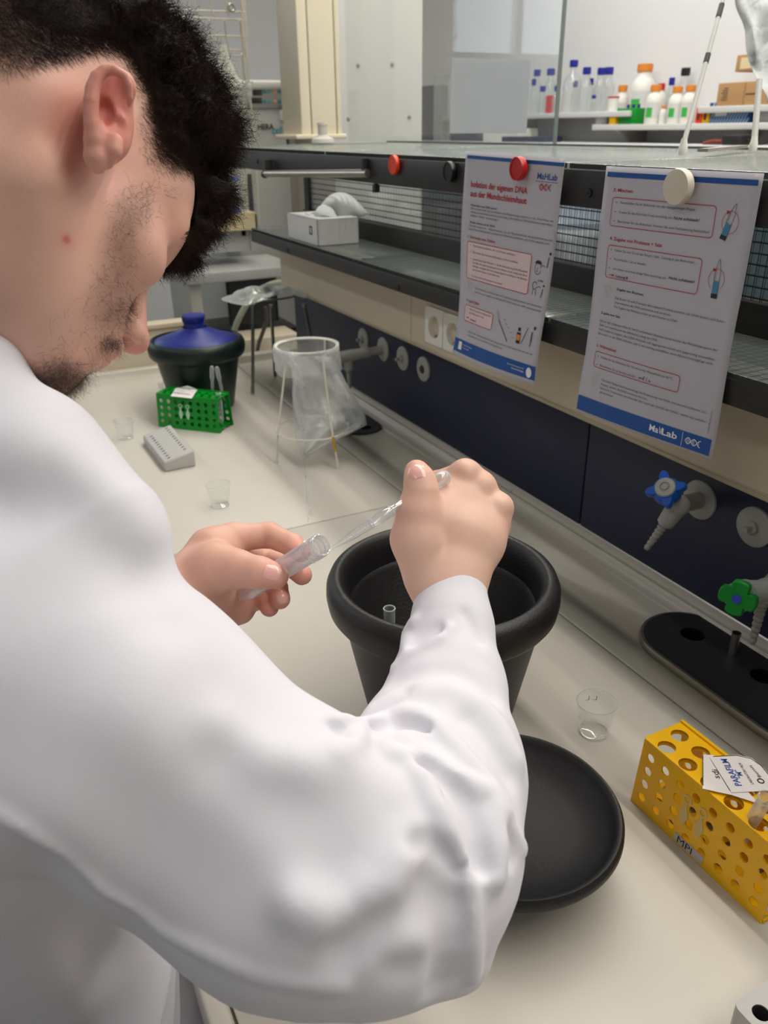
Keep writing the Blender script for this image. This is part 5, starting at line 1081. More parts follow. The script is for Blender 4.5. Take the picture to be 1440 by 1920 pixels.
# ear, drawn from its own points
def ear_parts():
    def z2(x, y, t): return cp(x/3.6, 100+y/3.6, t)
    T0 = .448
    rim = [(770,470,.018),(812,445,.012),(852,385,.006),(876,300,.002),(872,215,-.001),(838,150,-.003),(772,112,-.005),(702,118,-.006),(652,165,-.007),(627,235,-.007),(616,320,-.007),(613,400,-.006),(619,480,-.005),(632,560,-.003)]
    rim = [z2(x,y,T0+dz) for x,y,dz in rim]; rr = [.0016,.0018,.0019,.0020,.0021,.0024,.0027,.0031,.0036,.0040,.0042,.0042,.0043,.0046]
    lobe = [z2(640,620,T0),z2(648,700,T0+.002),z2(655,752,T0+.004)]
    anti = [z2(668,480,T0+.001),z2(682,540,T0+.001),z2(712,600,T0+.003),z2(745,640,T0+.006)]; anti2 = [z2(705,330,T0+.003),z2(745,340,T0+.006),z2(772,400,T0+.010),z2(788,452,T0+.014)]
    trag = [z2(770,600,T0+.004),z2(765,655,T0+.003)]; return rim, rr, lobe, anti, anti2, trag, z2, T0
EAR = ear_parts()
def ear(P):
    rim, rr, lobe, anti, anti2, trag, z2, T0 = EAR
    d = np.full(len(P), 9., np.float32)
    for i in range(len(rim)-1): d = smin(d, cap(P, rim[i], rim[i+1], rr[i], rr[i+1]), .0005)
    d = d.astype(np.float32)
    d = smin(d, cap(P, lobe[0], lobe[1], .0055, .0062), .004); d = smin(d, cap(P, lobe[1], lobe[2], .0062, .0050), .003)
    plate_ = None                                                    # the shell behind the rim, sunk below it
    for a, b, r in ((z2(770,190,T0+.013),z2(700,330,T0+.013),.0070),(z2(835,250,T0+.015),z2(790,420,T0+.020),.0065),(z2(672,300,T0+.010),z2(660,560,T0+.008),.0060),(z2(740,430,T0+.024),z2(740,600,T0+.018),.008),(z2(690,560,T0+.010),z2(690,700,T0+.010),.007),(z2(720,180,T0+.010),z2(830,200,T0+.011),.0055)):
        c_ = cap(P, a, b, r, r); plate_ = c_ if plate_ is None else smin(plate_, c_, .006)
    d = smin(d, plate_, .004)
    d = smin(d, cap(P, anti[0], anti[1], .0026, .0030), .004)
    for a, b in zip(anti[1:-1], anti[2:]): d = smin(d, cap(P, a, b, .0030, .0036), .004)
    for a, b in zip(anti2[:-1], anti2[1:]): d = smin(d, cap(P, a, b, .0019, .0019), .003)
    d = smax(d, -ell(P, z2(722,430,T0+.010), (.0055,.0090,.011)), .003)            # bowl
    d = smax(d, -ell(P, z2(815,290,T0+.006), (.0050,.0125,.006)), .003)             # hollow under the rim
    d = smin(d, cap(P, trag[0], trag[1], .0052, .0050), .003)
    root = smin(cap(P, z2(740,560,T0+.022), z2(760,260,T0+.026), .011, .010), cap(P, z2(690,640,T0+.016), z2(730,500,T0+.024), .009, .011), .01)
    d = smin(d, root, .007); return d
def head_ear(P):
    return smin(head(P), ear(P), .006)
# ---------------------------------------------------------------- hands
def finger(P, js, k=.004):
    d = None
    for (a, ra), (b, rb) in zip(js[:-1], js[1:]):
        c_ = cap(P, a, b, ra, rb); d = c_ if d is None else smin(d, c_, k)
    return d
def J(l): return [(cp(u,v,t), r) for u,v,t,r in l]
RH_MC = [J([(815,1090,.622,.020),(838,990,.632,.020),(872,889,.648,.0120)]), J([(835,1090,.620,.021),(868,1000,.632,.019),(902,912,.652,.0118)]), J([(852,1092,.622,.019),(892,1010,.634,.017),(935,951,.648,.0112)]), J([(866,1095,.626,.017),(905,1020,.640,.015),(928,988,.650,.0110)])]
RH_F = [J([(872,889,.650,.0108),(820,905,.672,.0098),(795,930,.664,.0088),(790,905,.648,.0082)]), J([(902,914,.654,.0110),(862,940,.694,.0098),(822,965,.684,.0086),(805,968,.664,.0080)]), J([(935,952,.652,.0108),(902,985,.692,.0095),(858,1003,.684,.0084),(838,1000,.668,.0078)]), J([(928,988,.652,.0100),(932,1001,.664,.0088),(900,1028,.682,.0078),(872,1022,.670,.0072)])]
RH_T = J([(805,1075,.622,.021),(784,1010,.618,.0205),(786,958,.616,.0165),(790,922,.615,.0122),(787,900,.617,.0108),(781,884,.622,.0092)])
def right_hand(P):
    d = None
    for m_ in RH_MC: c_ = finger(P, m_, .01); d = c_ if d is None else smin(d, c_, .012)
    d = smin(d, finger(P, J([(800,985,.630,.017),(852,945,.645,.0150)])), .012)
    th = finger(P, RH_T, .006); web = finger(P, J([(795,968,.622,.0155),(835,945,.640,.0140)]), .01)
    d = smin(d, web, .012); out = smin(d, th, .0035+0*d)
    for f_ in RH_F: out = np.minimum(out, smin(d, finger(P, f_, .003), .006))
    fore = cap(P, cp(852,1085,.625), cp(850,1200,.602), .0215, .020); fore2 = cap(P, cp(830,1085,.625), cp(842,1200,.602), .0215, .020)
    out = smin(out, smin(fore, fore2, .01), .012)
    for (u, v, t, r) in ((873,886,.640,.0085),(904,910,.643,.0085),(936,949,.640,.0075),(925,990,.640,.0065)): out = smin(out, ell(P, cp(u,v,t), (r,r,r)), .006)
    return out
LH_MC = [J([(365,1085,.640,.021),(400,1035,.650,.019),(436,1009,.660,.0125)]), J([(370,1100,.645,.021),(405,1062,.660,.018),(440,1042,.676,.0120)]), J([(375,1118,.648,.020),(410,1092,.665,.017),(440,1076,.682,.0120)]), J([(380,1138,.650,.019),(415,1122,.665,.016),(446,1110,.678,.0115)])]
LH_F = [J([(436,1009,.660,.0118),(505,1003,.668,.0105),(548,1022,.648,.0092),(564,1036,.636,.0080)]), J([(440,1042,.678,.0115),(500,1050,.700,.0102),(548,1062,.672,.0090),(566,1078,.652,.0084)]), J([(440,1076,.684,.0110),(492,1092,.700,.0098),(519,1102,.676,.0090),(525,1123,.656,.0085)]), J([(446,1110,.680,.0105),(478,1122,.690,.0090),(500,1128,.672,.0082),(505,1139,.660,.0078)])]
LH_T = J([(372,1078,.632,.022),(405,1064,.622,.0190),(445,1067,.612,.0135),(487,1074,.604,.0108),(518,1080,.602,.0094)])
def left_hand(P):
    d = None
    for m_ in LH_MC: c_ = finger(P, m_, .01); d = c_ if d is None else smin(d, c_, .012)
    d = smin(d, cap(P, cp(380,1150,.655), cp(450,1143,.678), .018, .0125), .014); d = smin(d, cap(P, cp(330,1128,.630), cp(372,1100,.642), .026, .024), .015)
    out = smin(d, finger(P, LH_T, .008), .006)
    for f_ in LH_F: out = np.minimum(out, smin(d, finger(P, f_, .003), .005))
    return smin(out, cap(P, cp(330,1128,.630), cp(250,1180,.62), .027, .032), .01)
# ---------------------------------------------------------------- white coat
C_SH = cp(-60,1175,.47); C_EL = cp(770,1640,.455)
def coat_base(P):
    up = cap(P, cp(-60,1195,.475), cp(205,1362,.465), .100, .085); up = smin(up, cap(P, cp(205,1362,.465), cp(555,1598,.46), .085, .074), .03)
    up = smin(up, cap(P, cp(555,1598,.46), cp(702,1648,.46), .074, .068), .025)
    up = smin(up, cap(P, cp(702,1648,.46), cp(790,1712,.46), .066, .036), .02)
    fa = cap(P, cp(812,1580,.475), cp(815,1450,.53), .0535, .0565); fa = smin(fa, cap(P, cp(812,1450,.53), cp(838,1290,.58), .0565, .0395), .02)
    fa = smin(fa, cap(P, cp(838,1290,.58), cp(846,1180,.605), .0395, .0305), .015); fa = smin(fa, cap(P, cp(846,1180,.605), cp(845,1075,.628), .0305, .0262), .01)
    d = smin(up, fa, .022)
    d = smin(d, cap(P, cp(840,1760,.455), cp(868,1812,.45), .028, .010), .025)
    cuff = (P-cp(842,1098,.622).astype(np.float32))@((lambda a: a/np.linalg.norm(a))(cp(845,1060,.632)-cp(846,1190,.602))).astype(np.float32)
    dv = cuff
    # torso, collar and far arm
    tor = cap(P, cp(-330,1150,.72), cp(-40,1950,.80), .17, .20); tor = smin(tor, cap(P, cp(-200,950,.66), cp(-60,1180,.50), .10, .10), .06)
    tor = smin(tor, cap(P, cp(150,1760,.70), cp(285,2100,.70), .085, .115), .04); tor = smin(tor, cap(P, cp(-60,1180,.49), cp(40,1760,.66), .10, .09), .05)
    col = cap(P, cp(-45,655,.50), cp(-25,700,.485), .016, .020); col = smin(col, cap(P, cp(-60,880,.475), cp(48,890,.47), .046, .044), .02); col = smin(col, cap(P, cp(-25,700,.485), cp(-20,800,.475), .020, .03), .015); col = smin(col, cap(P, cp(48,890,.47), cp(140,1020,.468), .044, .055), .03)
    tor = smin(tor, col, .03)
    la = cap(P, cp(-200,950,.80), cp(60,1300,.78), .075, .065); la = smin(la, cap(P, cp(60,1300,.78), cp(315,1140,.635), .060, .036), .03)
    body = smin(tor, la, .03)
    return smin(d, body, .018), dv, fa
def on_coat(pts, f): return [march(f, u, v) for u, v in pts]
# ---------------------------------------------------------------- folds of the coat: (points in the photo, width, height)
def coat0(P):
    d, dv, fa = coat_base(P); near = np.linalg.norm(P-cp(842,1098,.622).astype(np.float32), axis=1) < .075
    d = np.where(near, np.maximum(d, dv), d)
    hole = cap(P, cp(842,1040,.640), cp(846,1170,.607), .0240, .0265); return np.where(near, np.maximum(d, -hole), d)
FOLDS = [([(631,1353),(650,1353),(675,1363),(673,1384),(656,1403),(631,1416)],.0050,.0050),([(628,1366),(640,1378),(652,1394)],.0045,-.0045),
 ([(681,1358),(719,1344),(753,1334),(787,1341),(819,1362),(850,1394),(881,1428),(912,1462),(937,1500),(944,1519)],.0050,.0045),([(700,1366),(750,1360),(800,1367)],.0050,-.0075),([(712,1383),(756,1382),(800,1376),(819,1367)],.0045,.0040),
 ([(760,1392),(800,1425),(850,1456),(897,1478),(919,1488),(931,1519),(936,1581),(928,1644)],.0055,.0055),([(790,1436),(822,1446),(856,1480),(880,1522),(893,1570),(905,1625)],.0055,-.0085),
 ([(715,1398),(731,1412),(762,1422),(794,1462),(819,1512),(844,1562),(866,1606)],.0052,.0055),([(838,1500),(862,1560),(872,1590)],.005,-.003),([(881,1531),(900,1612),(906,1650)],.0035,.0025),([(941,1505),(959,1550),(980,1590)],.0045,.0035),([(948,1560),(960,1610)],.005,-.003),
 ([(878,1640),(884,1700),(888,1769),(889,1831)],.0048,.0045),([(852,1700),(845,1740),(834,1800),(828,1850)],.0080,-.0060),([(782,1582),(805,1580),(838,1598),(868,1625)],.007,-.004),([(800,1640),(830,1700)],.012,-.004),
 ([(560,1700),(610,1716),(662,1706),(725,1659),(775,1588)],.013,.0060),([(640,1640),(700,1600),(740,1545)],.016,-.003),([(690,1740),(760,1720),(800,1680)],.015,-.006),([(700,1800),(740,1780),(760,1760)],.010,.003),
 ([(420,1360),(500,1420),(580,1432),(640,1420)],.016,.0050),([(440,1420),(520,1500),(600,1560)],.022,-.005),([(640,1790),(700,1800),(770,1820)],.010,-.003),([(280,1330),(360,1400),(420,1440)],.030,.004),([(0,1380),(150,1440),(300,1560),(420,1660)],.030,-.006),([(100,1250),(240,1280),(380,1340)],.03,-.004),
 ([(742,1250),(775,1222),(825,1195),(838,1178)],.0045,.0040),([(775,1165),(760,1190),(766,1222)],.0055,.0024),([(775,1212),(800,1190),(822,1180)],.0055,-.0045),([(705,1330),(770,1298),(840,1292),(905,1322),(945,1372),(968,1420)],.010,.0045),([(745,1275),(800,1262),(860,1262),(915,1300)],.010,-.0035),([(880,1350),(925,1400),(955,1450)],.008,-.003),
 ([(760,1300),(720,1330),(690,1350)],.008,-.003),([(872,1150),(885,1170),(900,1200)],.0045,-.0018),
 ([(-20,1520),(45,1560),(95,1602),(190,1682),(300,1752),(440,1815),(560,1842),(640,1850)],.0048,.0017),([(60,1650),(140,1740),(200,1800)],.02,-.008),([(20,1700),(90,1780),(120,1900)],.02,.006),([(0,950),(90,940),(190,990),(260,1060),(310,1150)],.02,-.004),([(0,830),(110,850),(200,915),(262,1000)],.022,.004)]
FP = []
for pts, w, a in FOLDS:
    q = [x for x in on_coat(pts, coat0) if x is not None]
    if len(q) > 1: FP.append((q, w, a))
NZ = np.random.default_rng(11); KW = NZ.normal(0, 1, (10,3)); KW /= np.linalg.norm(KW,axis=1)[:,None]; KF = NZ.uniform(22,70,10); KP = NZ.uniform(0,6.28,10)
def coat(P):
    d = coat0(P); s = np.zeros(len(P), np.float32); nr = np.abs(d) < .05
    if nr.any():
        Q = P[nr]; t = np.zeros(len(Q), np.float32)
        for q, w, a0 in FP:
            lo = np.min(q,0)-3*w; hi = np.max(q,0)+3*w; m = ((Q > lo)&(Q < hi)).all(1)
            if not m.any(): continue
            dd = polyd(Q[m], q); a = a0*((2.5 if a0 > 0 else 2.0) if .0049 < w < .0085 else 1.6 if w < .0085 else 1.25); t[m] += a*np.exp(-(dd/w)**2)
        z = sum(np.sin(Q@(KW[i]*KF[i]).astype(np.float32)+KP[i])/KF[i]*30 for i in range(10))*.0007
        s[nr] = t+z
    return d-s
man = thing('person', 'person in white lab coat with dark curly hair bending over an open tube', 'person', (-.18,.62,.0))
ML = tuple(man.location)
# skin colour with redder knuckles, ear and finger tips
def skin_mat():
    m = mat('skin', (200,155,132), .48, sss=.12, spec=.4); nt = m.node_tree; N = nt.nodes; L = nt.links; b = N['Principled BSDF']
    def attr(n): a = N.new('ShaderNodeAttribute'); a.attribute_name = n; return a.outputs['Fac']
    tc = N.new('ShaderNodeTexCoord'); n1 = N.new('ShaderNodeTexNoise'); n1.inputs['Scale'].default_value = 38; n1.inputs['Detail'].default_value = 4; L.new(tc.outputs['Object'], n1.inputs['Vector'])
    m1 = N.new('ShaderNodeMix'); m1.data_type = 'RGBA'; m1.inputs['A'].default_value = rgb((234,196,175)); m1.inputs['B'].default_value = rgb((220,177,156)); L.new(n1.outputs['Fac'], m1.inputs['Factor'])
    m2 = N.new('ShaderNodeMix'); m2.data_type = 'RGBA'; m2.inputs['B'].default_value = rgb((206,118,104)); L.new(m1.outputs['Result'], m2.inputs['A']); L.new(attr('red'), m2.inputs['Factor'])
    m3 = N.new('ShaderNodeMix'); m3.data_type = 'RGBA'; m3.inputs['B'].default_value = rgb((72,54,46)); L.new(m2.outputs['Result'], m3.inputs['A']); L.new(attr('stubble'), m3.inputs['Factor'])
    L.new(m3.outputs['Result'], b.inputs['Base Color'])
    vo = N.new('ShaderNodeTexNoise'); vo.inputs['Scale'].default_value = 900; vo.inputs['Detail'].default_value = 2; L.new(tc.outputs['Object'], vo.inputs['Vector'])
    bp = N.new('ShaderNodeBump'); bp.inputs['Strength'].default_value = .18; bp.inputs['Distance'].default_value = .0006; L.new(vo.outputs['Fac'], bp.inputs['Height']); L.new(bp.outputs['Normal'], b.inputs['Normal'])
    return m
m_skin = skin_mat()
def gsum(V, pts): 
    t = np.zeros(len(V))
    for c, r, a in pts: t += a*np.exp(-((np.linalg.norm(V-c,axis=1)/r)**2))
    return t
parts = []
Vh, Fh = surf_nets(head_ear, (-.42,-.37,.37), (-.08,-.04,.71), .0011); Vh = relax(Vh, Fh, 1, .4); parts.append((Vh,Fh))
Vr, Fr = surf_nets(right_hand, (.0,-.08,.56), (.19,.13,.74), .00105); Vr = relax(Vr, Fr, 2, .4); parts.append((Vr,Fr))
Vl, Fl = surf_nets(left_hand, (-.24,-.01,.56), (-.04,.16,.74), .00105); Vl = relax(Vl, Fl, 2, .4); parts.append((Vl,Fl))
def inner(P):
    d = cap(P, cp(-330,900,.70), cp(-60,1950,.82), .13, .14); d = smin(d, cap(P, NECK, cp(-330,900,.70), .06, .12), .04)
    d = smin(d, cap(P, cp(-220,950,.62), cp(-60,1180,.475), .07, .055), .05); d = smin(d, cap(P, cp(-60,1180,.475), cp(730,1620,.47), .055, .034), .02); d = smin(d, cap(P, cp(745,1630,.47), cp(846,1200,.602), .034, .019), .01)
    d = smin(d, cap(P, cp(-200,950,.82), cp(60,1300,.78), .05, .045), .04); return smin(d, cap(P, cp(60,1300,.78), cp(262,1172,.63), .045, .028), .01)
Vi, Fi = surf_nets(inner, (-.75,-.22,.30), (.20,.82,1.05), .008); parts.append((Vi,Fi))
V = np.concatenate([p[0] for p in parts]); o_ = np.cumsum([0]+[len(p[0]) for p in parts]); Fq = np.concatenate([p[1]+o_[i] for i, p in enumerate(parts)])
red = np.zeros(len(V))
earc = cp(205,215,.455)
red[:o_[1]] = .16+gsum(Vh, [(earc,.032,.55),(cp(205,150,.45),.02,.25),(cp(175,250,.46),.02,.2),(hp(.118,-.028,0),.016,.45),(hp(.098,-.062,0),.016,.45),(march(head,125,449,.3,.8),.0017,1.3),(march(head,125,449,.3,.8),.005,.3),(cp(230,700,.5),.03,.1),(cp(330,420,.54),.03,.15),(cp(115,390,.5),.06,.1)])
red[o_[1]:o_[2]] = .02+gsum(Vr, [(RH_MC[i][2][0],.013,.22) for i in range(4)]+[(RH_T[-1][0],.013,.55),(RH_F[0][1][0],.012,.5),(cp(785,950,.61),.02,.12)])
red[o_[2]:o_[3]] = .24+gsum(Vl, [(f_[-1][0],.013,.4) for f_ in LH_F+[LH_T]]+[(f_[1][0],.012,.22) for f_ in LH_F]+[(cp(425,1085,.66),.02,.2)])
stub = np.zeros(len(V)); P2 = np.stack([720+FPX*Vh[:,0]/Vh[:,2], 960+FPX*Vh[:,1]/Vh[:,2]], 1)
hq = (Vh-HC)@HB; fr_ = hq[:,2] > -.01
def eb(cx, cy, rx, ry, a, rot=0):
    c, s = math.cos(rot), math.sin(rot); x, y = P2[:,0]-cx, P2[:,1]-cy; return a*np.exp(-(((x*c+y*s)/rx)**2+((-x*s+y*c)/ry)**2)**1.5)
st = eb(252,392,40,46,.36,.5)+eb(218,480,42,75,.30,.3)+eb(205,575,50,52,.28)+eb(222,592,34,30,.24)+eb(110,715,60,42,.5)+eb(208,645,22,16,.3)+eb(130,620,80,60,.10)
hv = np.stack([hq[:,0],hq[:,1],np.abs(hq[:,2])],1); LF = [-.14,-.07,-.051,-.047,-.039,-.031,-.022,.003,.009,.02,.03,.044,.05,.06,.075,.11]; LU = [-.06,-.035,-.024,-.014,.010,.033,.046,.042,.031,.022,.016,.026,.036,.052,.070,.090]
mm_ = hv[:,1]-np.interp(hv[:,0],LF,LU)+.002*np.sin(hv[:,0]*900); st = st+.30*np.clip((mm_+.003)/.014,0,1)+.6*np.clip((mm_-.012)/.016,0,1)
stub[:o_[1]] = np.clip(st,0,.9)
stub[:o_[1]] *= 1-np.clip(1-(ear(Vh.astype(np.float32))-.001)/.003,0,1)
# scalp
def scalp_mask(hq):
    f, u, e = hq[:,0], hq[:,1], np.abs(hq[:,2]); return hq, f, u, e
body = mk_mesh('body', V, Fq, m_skin, man, {'red':np.clip(red,0,1),'stubble':stub}, ML)
# nails
m_nail = mat('finger_nail', (232,176,166), .25, noise=.03, spec=.6, coat=.3)
def nail(u, v, f, dirpx, L, wd, par):
    p = march(f, u, v, .4, .9)
    if p is None: return
    e = 8e-4; g = np.array([f((p+np.eye(3)[i]*e)[None].astype(np.float32))[0]-f((p-np.eye(3)[i]*e)[None].astype(np.float32))[0] for i in range(3)]); nn = g/np.linalg.norm(g)
    t = np.array([dirpx[0],dirpx[1],0.]); t -= nn*t.dot(nn); t /= np.linalg.norm(t); s_ = np.cross(nn, t); Vn = []; n, m_ = 9, 9
    for i in range(n):
        for j in range(m_):
            a = (i/(n-1)-.5)*2; b_ = (j/(m_-1)-.5)*2; x = a*L; w_ = wd*(1-.25*max(0,a)**3-.12*max(0,-a)**2); y = b_*w_
            q0 = p+t*x+s_*y+nn*.003; 
            for _ in range(10): q0 = q0-nn*float(f(q0[None].astype(np.float32))[0])*.9
            Vn.append(q0+nn*(.00055-.0005*b_**4-.0003*a**4))
    Fn = np.array([[i*m_+j,i*m_+j+1,(i+1)*m_+j+1,(i+1)*m_+j] for i in range(n-1) for j in range(m_-1)]); o = mk_mesh('finger_nail', np.array(Vn), Fn, m_nail, par, {}, ML); return o
nail(780,882,right_hand,(-.35,-1),.0066,.0066,man); nail(511,1073,left_hand,(1,.25),.0062,.0055,man); nail(530,1119,left_hand,(.2,1),.0052,.0045,man)
# coat
m_coat = mat('white_cotton', (224,222,229), .85, noise=.015, scale=40, spec=.15)
nt = m_coat.node_tree; b_ = nt.nodes['Principled BSDF']; tc = [n for n in nt.nodes if n.type=='TEX_COORD'][0]
w1 = nt.nodes.new('ShaderNodeTexNoise'); w1.inputs['Scale'].default_value = 1400; nt.links.new(tc.outputs['Object'], w1.inputs['Vector']); bp = nt.nodes.new('ShaderNodeBump'); bp.inputs['Strength'].default_value = .12; bp.inputs['Distance'].default_value = .0005
nt.links.new(w1.outputs['Fac'], bp.inputs['Height']); nt.links.new(bp.outputs['Normal'], b_.inputs['Normal']); b_.inputs['Sheen Weight'].default_value = .15
Vc, Fc = surf_nets(coat, (-.56,-.18,.30), (.13,.70,1.0), .0021); Vc = relax(Vc, Fc, 1, .5)
mk_mesh('lab_coat', Vc, Fc, m_coat, man, {}, ML)

# ---------------------------------------------------------------- hair
HBf = HB.astype(np.float32); HCf = HC.astype(np.float32)
NW = np.random.default_rng(21); HK = NW.normal(0,1,(14,3)); HK /= np.linalg.norm(HK,axis=1)[:,None]; HF = np.r_[NW.uniform(160,260,8), NW.uniform(330,520,6)]; HPh = NW.uniform(0,6.28,14)
def sst(x): x = np.clip(x,0,1); return x*x*(3-2*x)
def hair_th(q):
    f, u = q[:,0], q[:,1]; mm = u-np.interp(f, LF, LU); mm = mm+.0045*np.sin(q[:,0]*310+3*np.sin(q[:,1]*170))*np.cos(q[:,1]*260+1)+.002*np.sin(q[:,0]*900+q[:,1]*700)
    t = .0325*sst((mm-.010)/.060)*(.18+.82*sst((u-.030)/.070))*(.45+.55*sst((f+.085)/.09))+.008*sst((f-.045)/.04)*sst((mm-.0)/.03)
    z = sum(np.sin((q@(HK[i]*HF[i]).astype(np.float32))+HPh[i]+1.5*np.sin(q[:,i%3]*60))*(1 if i < 8 else .5) for i in range(14))
    return t-.0022+z*.0017*sst((t-.004)/.012)
def hair_sdf(P):
    d, q, e = skull(P); h_ = d-hair_th(q); fr = smin(cap(e, (.096,.082,-.01), (.088,.084,.046), .019, .015), cap(e, (.105,.060,-.01), (.099,.062,.036), .0125, .009), .012); z = sum(np.sin((q@(HK[i]*HF[i]).astype(np.float32))+HPh[i]) for i in range(14))*.0011; return smin(h_, fr+z, .012)
Vq, Fq2 = surf_nets(hair_sdf, (-.42,-.40,.38), (-.06,-.06,.74), .0016); Vq = relax(Vq, Fq2, 1, .3)
m_hair = mat('dark_brown_hair', (30,22,18), .7, noise=.35, scale=160, spec=.15, bump=.6, bscale=500); m_strand = mat('hair_strand', (44,32,26), .6, noise=.3, scale=200, spec=.15)
thv = hair_th(((Vq-HC)@HB).astype(np.float32)); hqv = ((Vq-HC)@HB); vis = (thv > .0004) | (skull(Vq.astype(np.float32))[0] > .0015); keep = vis[Fq2].all(1); Fk = Fq2[keep]; used = np.unique(Fk); rm = -np.ones(len(Vq), int); rm[used] = np.arange(len(used))
hair = mk_mesh('hair', Vq[used], rm[Fk], m_hair, man, {}, ML)
def normals(f, P, e=.0012):
    P = P.astype(np.float32); g = np.stack([f(P+np.eye(3,dtype=np.float32)[i]*e)-f(P-np.eye(3,dtype=np.float32)[i]*e) for i in range(3)], 1); return g/np.maximum(np.linalg.norm(g,axis=1),1e-9)[:,None]
def strands(name, R0, D0, L, curl, freq, wd, seg, m, par, drop=(0,0,0)):
    N = len(R0); rg = np.random.default_rng(len(name)*7+N); a = rg.normal(0,1,(N,3)); a -= D0*(a*D0).sum(1)[:,None]; a /= np.linalg.norm(a,axis=1)[:,None]; b = np.cross(D0, a); ph = rg.uniform(0,6.28,N); fq = freq*rg.uniform(.6,1.4,N)
    pts = []
    for k in range(seg+1):
        s = k/seg; c_ = curl*(s**.8); x = R0+D0*(L*s)[:,None]+np.array(drop)*(L*s*s)[:,None]+a*(c_*(np.cos(ph+fq*s)-np.cos(ph)))[:,None]+b*(c_*(np.sin(ph+fq*s)-np.sin(ph)))[:,None]; pts.append(x)
    wv = np.cross(D0, R0/np.linalg.norm(R0,axis=1)[:,None]); wv /= np.maximum(np.linalg.norm(wv,axis=1),1e-6)[:,None]; V = []
    for k, x in enumerate(pts): w = wd*(1-.75*k/seg); V += [x-wv*w, x+wv*w]
    V = np.stack(V, 1).reshape(-1,3); n = 2*(seg+1); base = np.arange(N)[:,None,None]*n; q = np.array([[2*k,2*k+1,2*k+3,2*k+2] for k in range(seg)])[None]; return mk_mesh(name, V, (base+q).reshape(-1,4), m, par, {}, ML)
rg = np.random.default_rng(8)
vh_ok = used[(Vq[used,0]*FPX/Vq[used,2]+720 > -60)]; vh_ok = vh_ok[((Vq[vh_ok]-HC)@HB)[:,2] > -.03]; pick = rg.choice(vh_ok, 42000); R0 = Vq[pick]; nn_ = normals(hair_sdf, R0); tq = hair_th(((R0-HC)@HB).astype(np.float32)); flow = HB@np.array([.9,-.35,0]); D0 = nn_*.35+flow*.55+rg.normal(0,.55,R0.shape); D0 /= np.linalg.norm(D0,axis=1)[:,None]
LL = np.clip(np.maximum(tq,skull(R0.astype(np.float32))[0])*.55,.006,.017)*rg.uniform(.6,1.3,len(R0)); strands('hair_strands', R0-nn_*.0012, D0, LL, LL*.20, 7.5, .00018, 6, m_strand, hair)
hv2 = (Vh-HC)@HB; mmv = hv2[:,1]-np.interp(hv2[:,0], LF, LU); tv = hair_th(hv2.astype(np.float32)); w = np.clip((mmv+.004)/.022,0,1)**1.6*(1+2*np.clip((mmv-.008)/.02,0,1))*(tv < .009)*(hv2[:,2] > .0)*(Vh[:,0]*FPX/Vh[:,2]+720 > -60)*(ear(Vh.astype(np.float32)) > .003); pick = rg.choice(len(Vh), 26000, p=w/w.sum()); R0 = Vh[pick]; nn_ = normals(head, R0); D0 = nn_*.35+flow*.8+rg.normal(0,.25,R0.shape); D0 /= np.linalg.norm(D0,axis=1)[:,None]
strands('short_hair', R0, D0, (.003+.006*np.clip(mmv[pick]/.02,0,1))*rg.uniform(.7,1.3,len(R0)), np.full(len(R0),.0005), 4, .00008, 4, m_strand, hair)
# beard, brow
m_beard = mat('beard_hair', (74,54,42), .5, noise=.2, scale=100)
den = eb(252,390,34,44,1.6,.5)+eb(222,480,38,72,1.0,.3)+eb(205,572,42,48,.9)+eb(226,592,22,20,1.4)+eb(112,712,46,34,8)+eb(206,642,16,13,6)+eb(150,640,60,50,.25)+eb(292,352,32,16,.8)
den = den*(ear(Vh.astype(np.float32)) > .004)*(Vh[:,2] < .62); pick = rg.choice(len(Vh), 5200, p=den/den.sum()); R0 = Vh[pick]; nn_ = normals(head, R0); D0 = nn_*.45+(HB@np.array([-.1,-.75,0]))*.6+rg.normal(0,.5,R0.shape); D0 /= np.linalg.norm(D0,axis=1)[:,None]
strands('beard', R0, D0, rg.uniform(.004,.013,len(R0)), rg.uniform(.0006,.0024,len(R0)), 7, .000065, 9, m_beard, man)
qb = []
for k in range(420): s_ = rg.uniform(0,1); e_ = .008+.042*s_; qb.append(HC+HB@np.array([.096-.016*s_**2, .030+.004*math.sin(3*s_)+rg.normal(0,.0022), e_]))
qb = np.array(qb)
for _ in range(6): qb = qb-normals(head, qb)*head(qb.astype(np.float32))[:,None]*.8
nn_ = normals(head, qb); D0 = nn_*.55+(HB@np.array([.1,-.3,.7]))*.5+rg.normal(0,.25,qb.shape); D0 /= np.linalg.norm(D0,axis=1)[:,None]; strands('eyebrow', qb, D0, rg.uniform(.006,.011,len(qb)), np.full(len(qb),.0005), 2, .00014, 4, m_strand, man)
# ---------------------------------------------------------------- tube and pipette in the hands
def wc(u, v, t): return Vector(to_world(cp(u,v,t)))
A_ = wc(602,1022,.575); B_ = wc(433,1126,.668); d_ = (B_-A_); Lt = d_.length; d_.normalize(); t = thing('centrifuge_tube', 'open translucent conical tube with black volume marks held by the left hand', 'tube', A_)
mx = orient((0,0,0), d_); r = .0083; m_tube = film('translucent_polypropylene', (214,206,214), gl=.45, op=.30, rough=.12, facing=.5)
MB().lathe([(r*.86,0),(r*1.0,0),(r*1.04,.002),(r*1.04,.004),(r*.99,.0045),(r*.99,.007),(r*1.05,.0075),(r*1.05,.0085),(r*.99,.009),(r*.99,.0125),(r*1.08,.0130),(r*1.08,.0145),(r,.015),(r,Lt*.76),(r*.62,Lt*.88),(r*.2,Lt*.985),(.0002,Lt)], 48, mx=mx).build('tube_wall', m_tube, t, sharp=50)
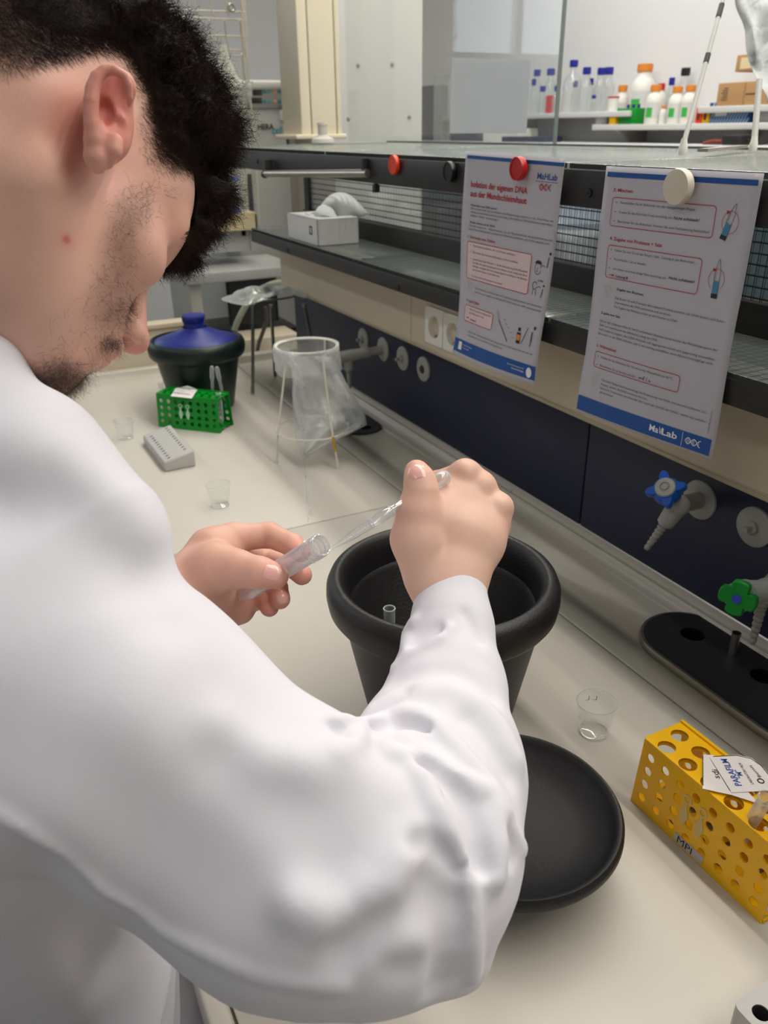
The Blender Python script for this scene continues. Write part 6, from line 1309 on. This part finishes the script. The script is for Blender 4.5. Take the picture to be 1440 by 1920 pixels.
MB().lathe([(r*.86,0),(r*.86,.012),(r*.90,.015),(r*.90,Lt*.75),(r*.5,Lt*.89),(.0002,Lt*.98)], 40, mx=mx).build('inner_wall', m_clear, t, sharp=50)
MB().ring((0,0,0), r*.93, .0006, 48, 8).build('mouth_ring', m_clear2, t).matrix_local = mx
inv = mx.inverted(); view = inv.to_3x3() @ (Vector((0,0,H))-A_); a0 = math.atan2(view.y, view.x)
up_ = inv.to_3x3() @ Vector(to_world(np.array([[.02,.03,0]]))[0]-to_world(np.zeros((1,3)))[0]); aU = math.atan2(up_.y, up_.x)
def onw(a, z, rr=r*1.01): return (rr*math.cos(a), rr*math.sin(a), z)
sgn = 1 if ((aU-a0+math.pi) % (2*math.pi)-math.pi) > 0 else -1
b = MB()
for k in range(24):
    z = .020+k*(Lt*.72-.020)/23; n0, n1 = (.55,1.25) if k % 5 == 0 else (.62,1.05)
    V = [onw(a0+sgn*(n0+(n1-n0)*j/6), z+dz) for dz in (-.00022,.00022) for j in range(7)]; b.add(V, [(j,j+1,8+j,7+j) for j in range(6)], 0, False)
b.build('volume_marks', m_ink, t)
vs, fs = text('BIOlogix', .0052); w = max(v.x for v in vs); b = MB()
b.add([onw(a0+sgn*(.35-(v.y/.0083)*1.0), .026+(v.x), r*1.012) for v in vs], fs, 0, False).build('lettering', mat('white_tube_print',(232,230,232),.5,noise=.02), t)
# pipette
PA, PB = wc(612,1034,.583), wc(843,889,.628); P0_ = PA
pts = [(x-612)/231 for x in (612,622,640,657,692,699,702,729,732,766,800,811,822,834,840,843)]; rad = [.0007,.0010,.0022,.0033,.0036,.0037,.0041,.0041,.0034,.0034,.0032,.0056,.0062,.0060,.0038,.0005]
t = thing('transfer_pipette', 'clear plastic transfer pipette squeezed by the right hand, its tip in the tube mouth', 'pipette', P0_)
W_ = [(PB-PA)*k for k in pts]; rs = rad
MB().tube(W_[:11], rs[:11], 24, cap=False).build('stem', film('pipette_plastic',(206,208,220),gl=.6,op=.16,rough=.06,facing=.5), t, sharp=60); MB().tube(W_[10:], rs[10:], 24).build('bulb', m_milky, t, sharp=60)
b = MB()
for k in (4,7): dd = (W_[k+1]-W_[k]).normalized(); q = Vector((0,0,1)).rotation_difference(dd).to_matrix(); b.ring(W_[k], rs[k]*1.02, .0004, 24, 6, ax=q)
b.build('collar_rings', m_clear2, t)
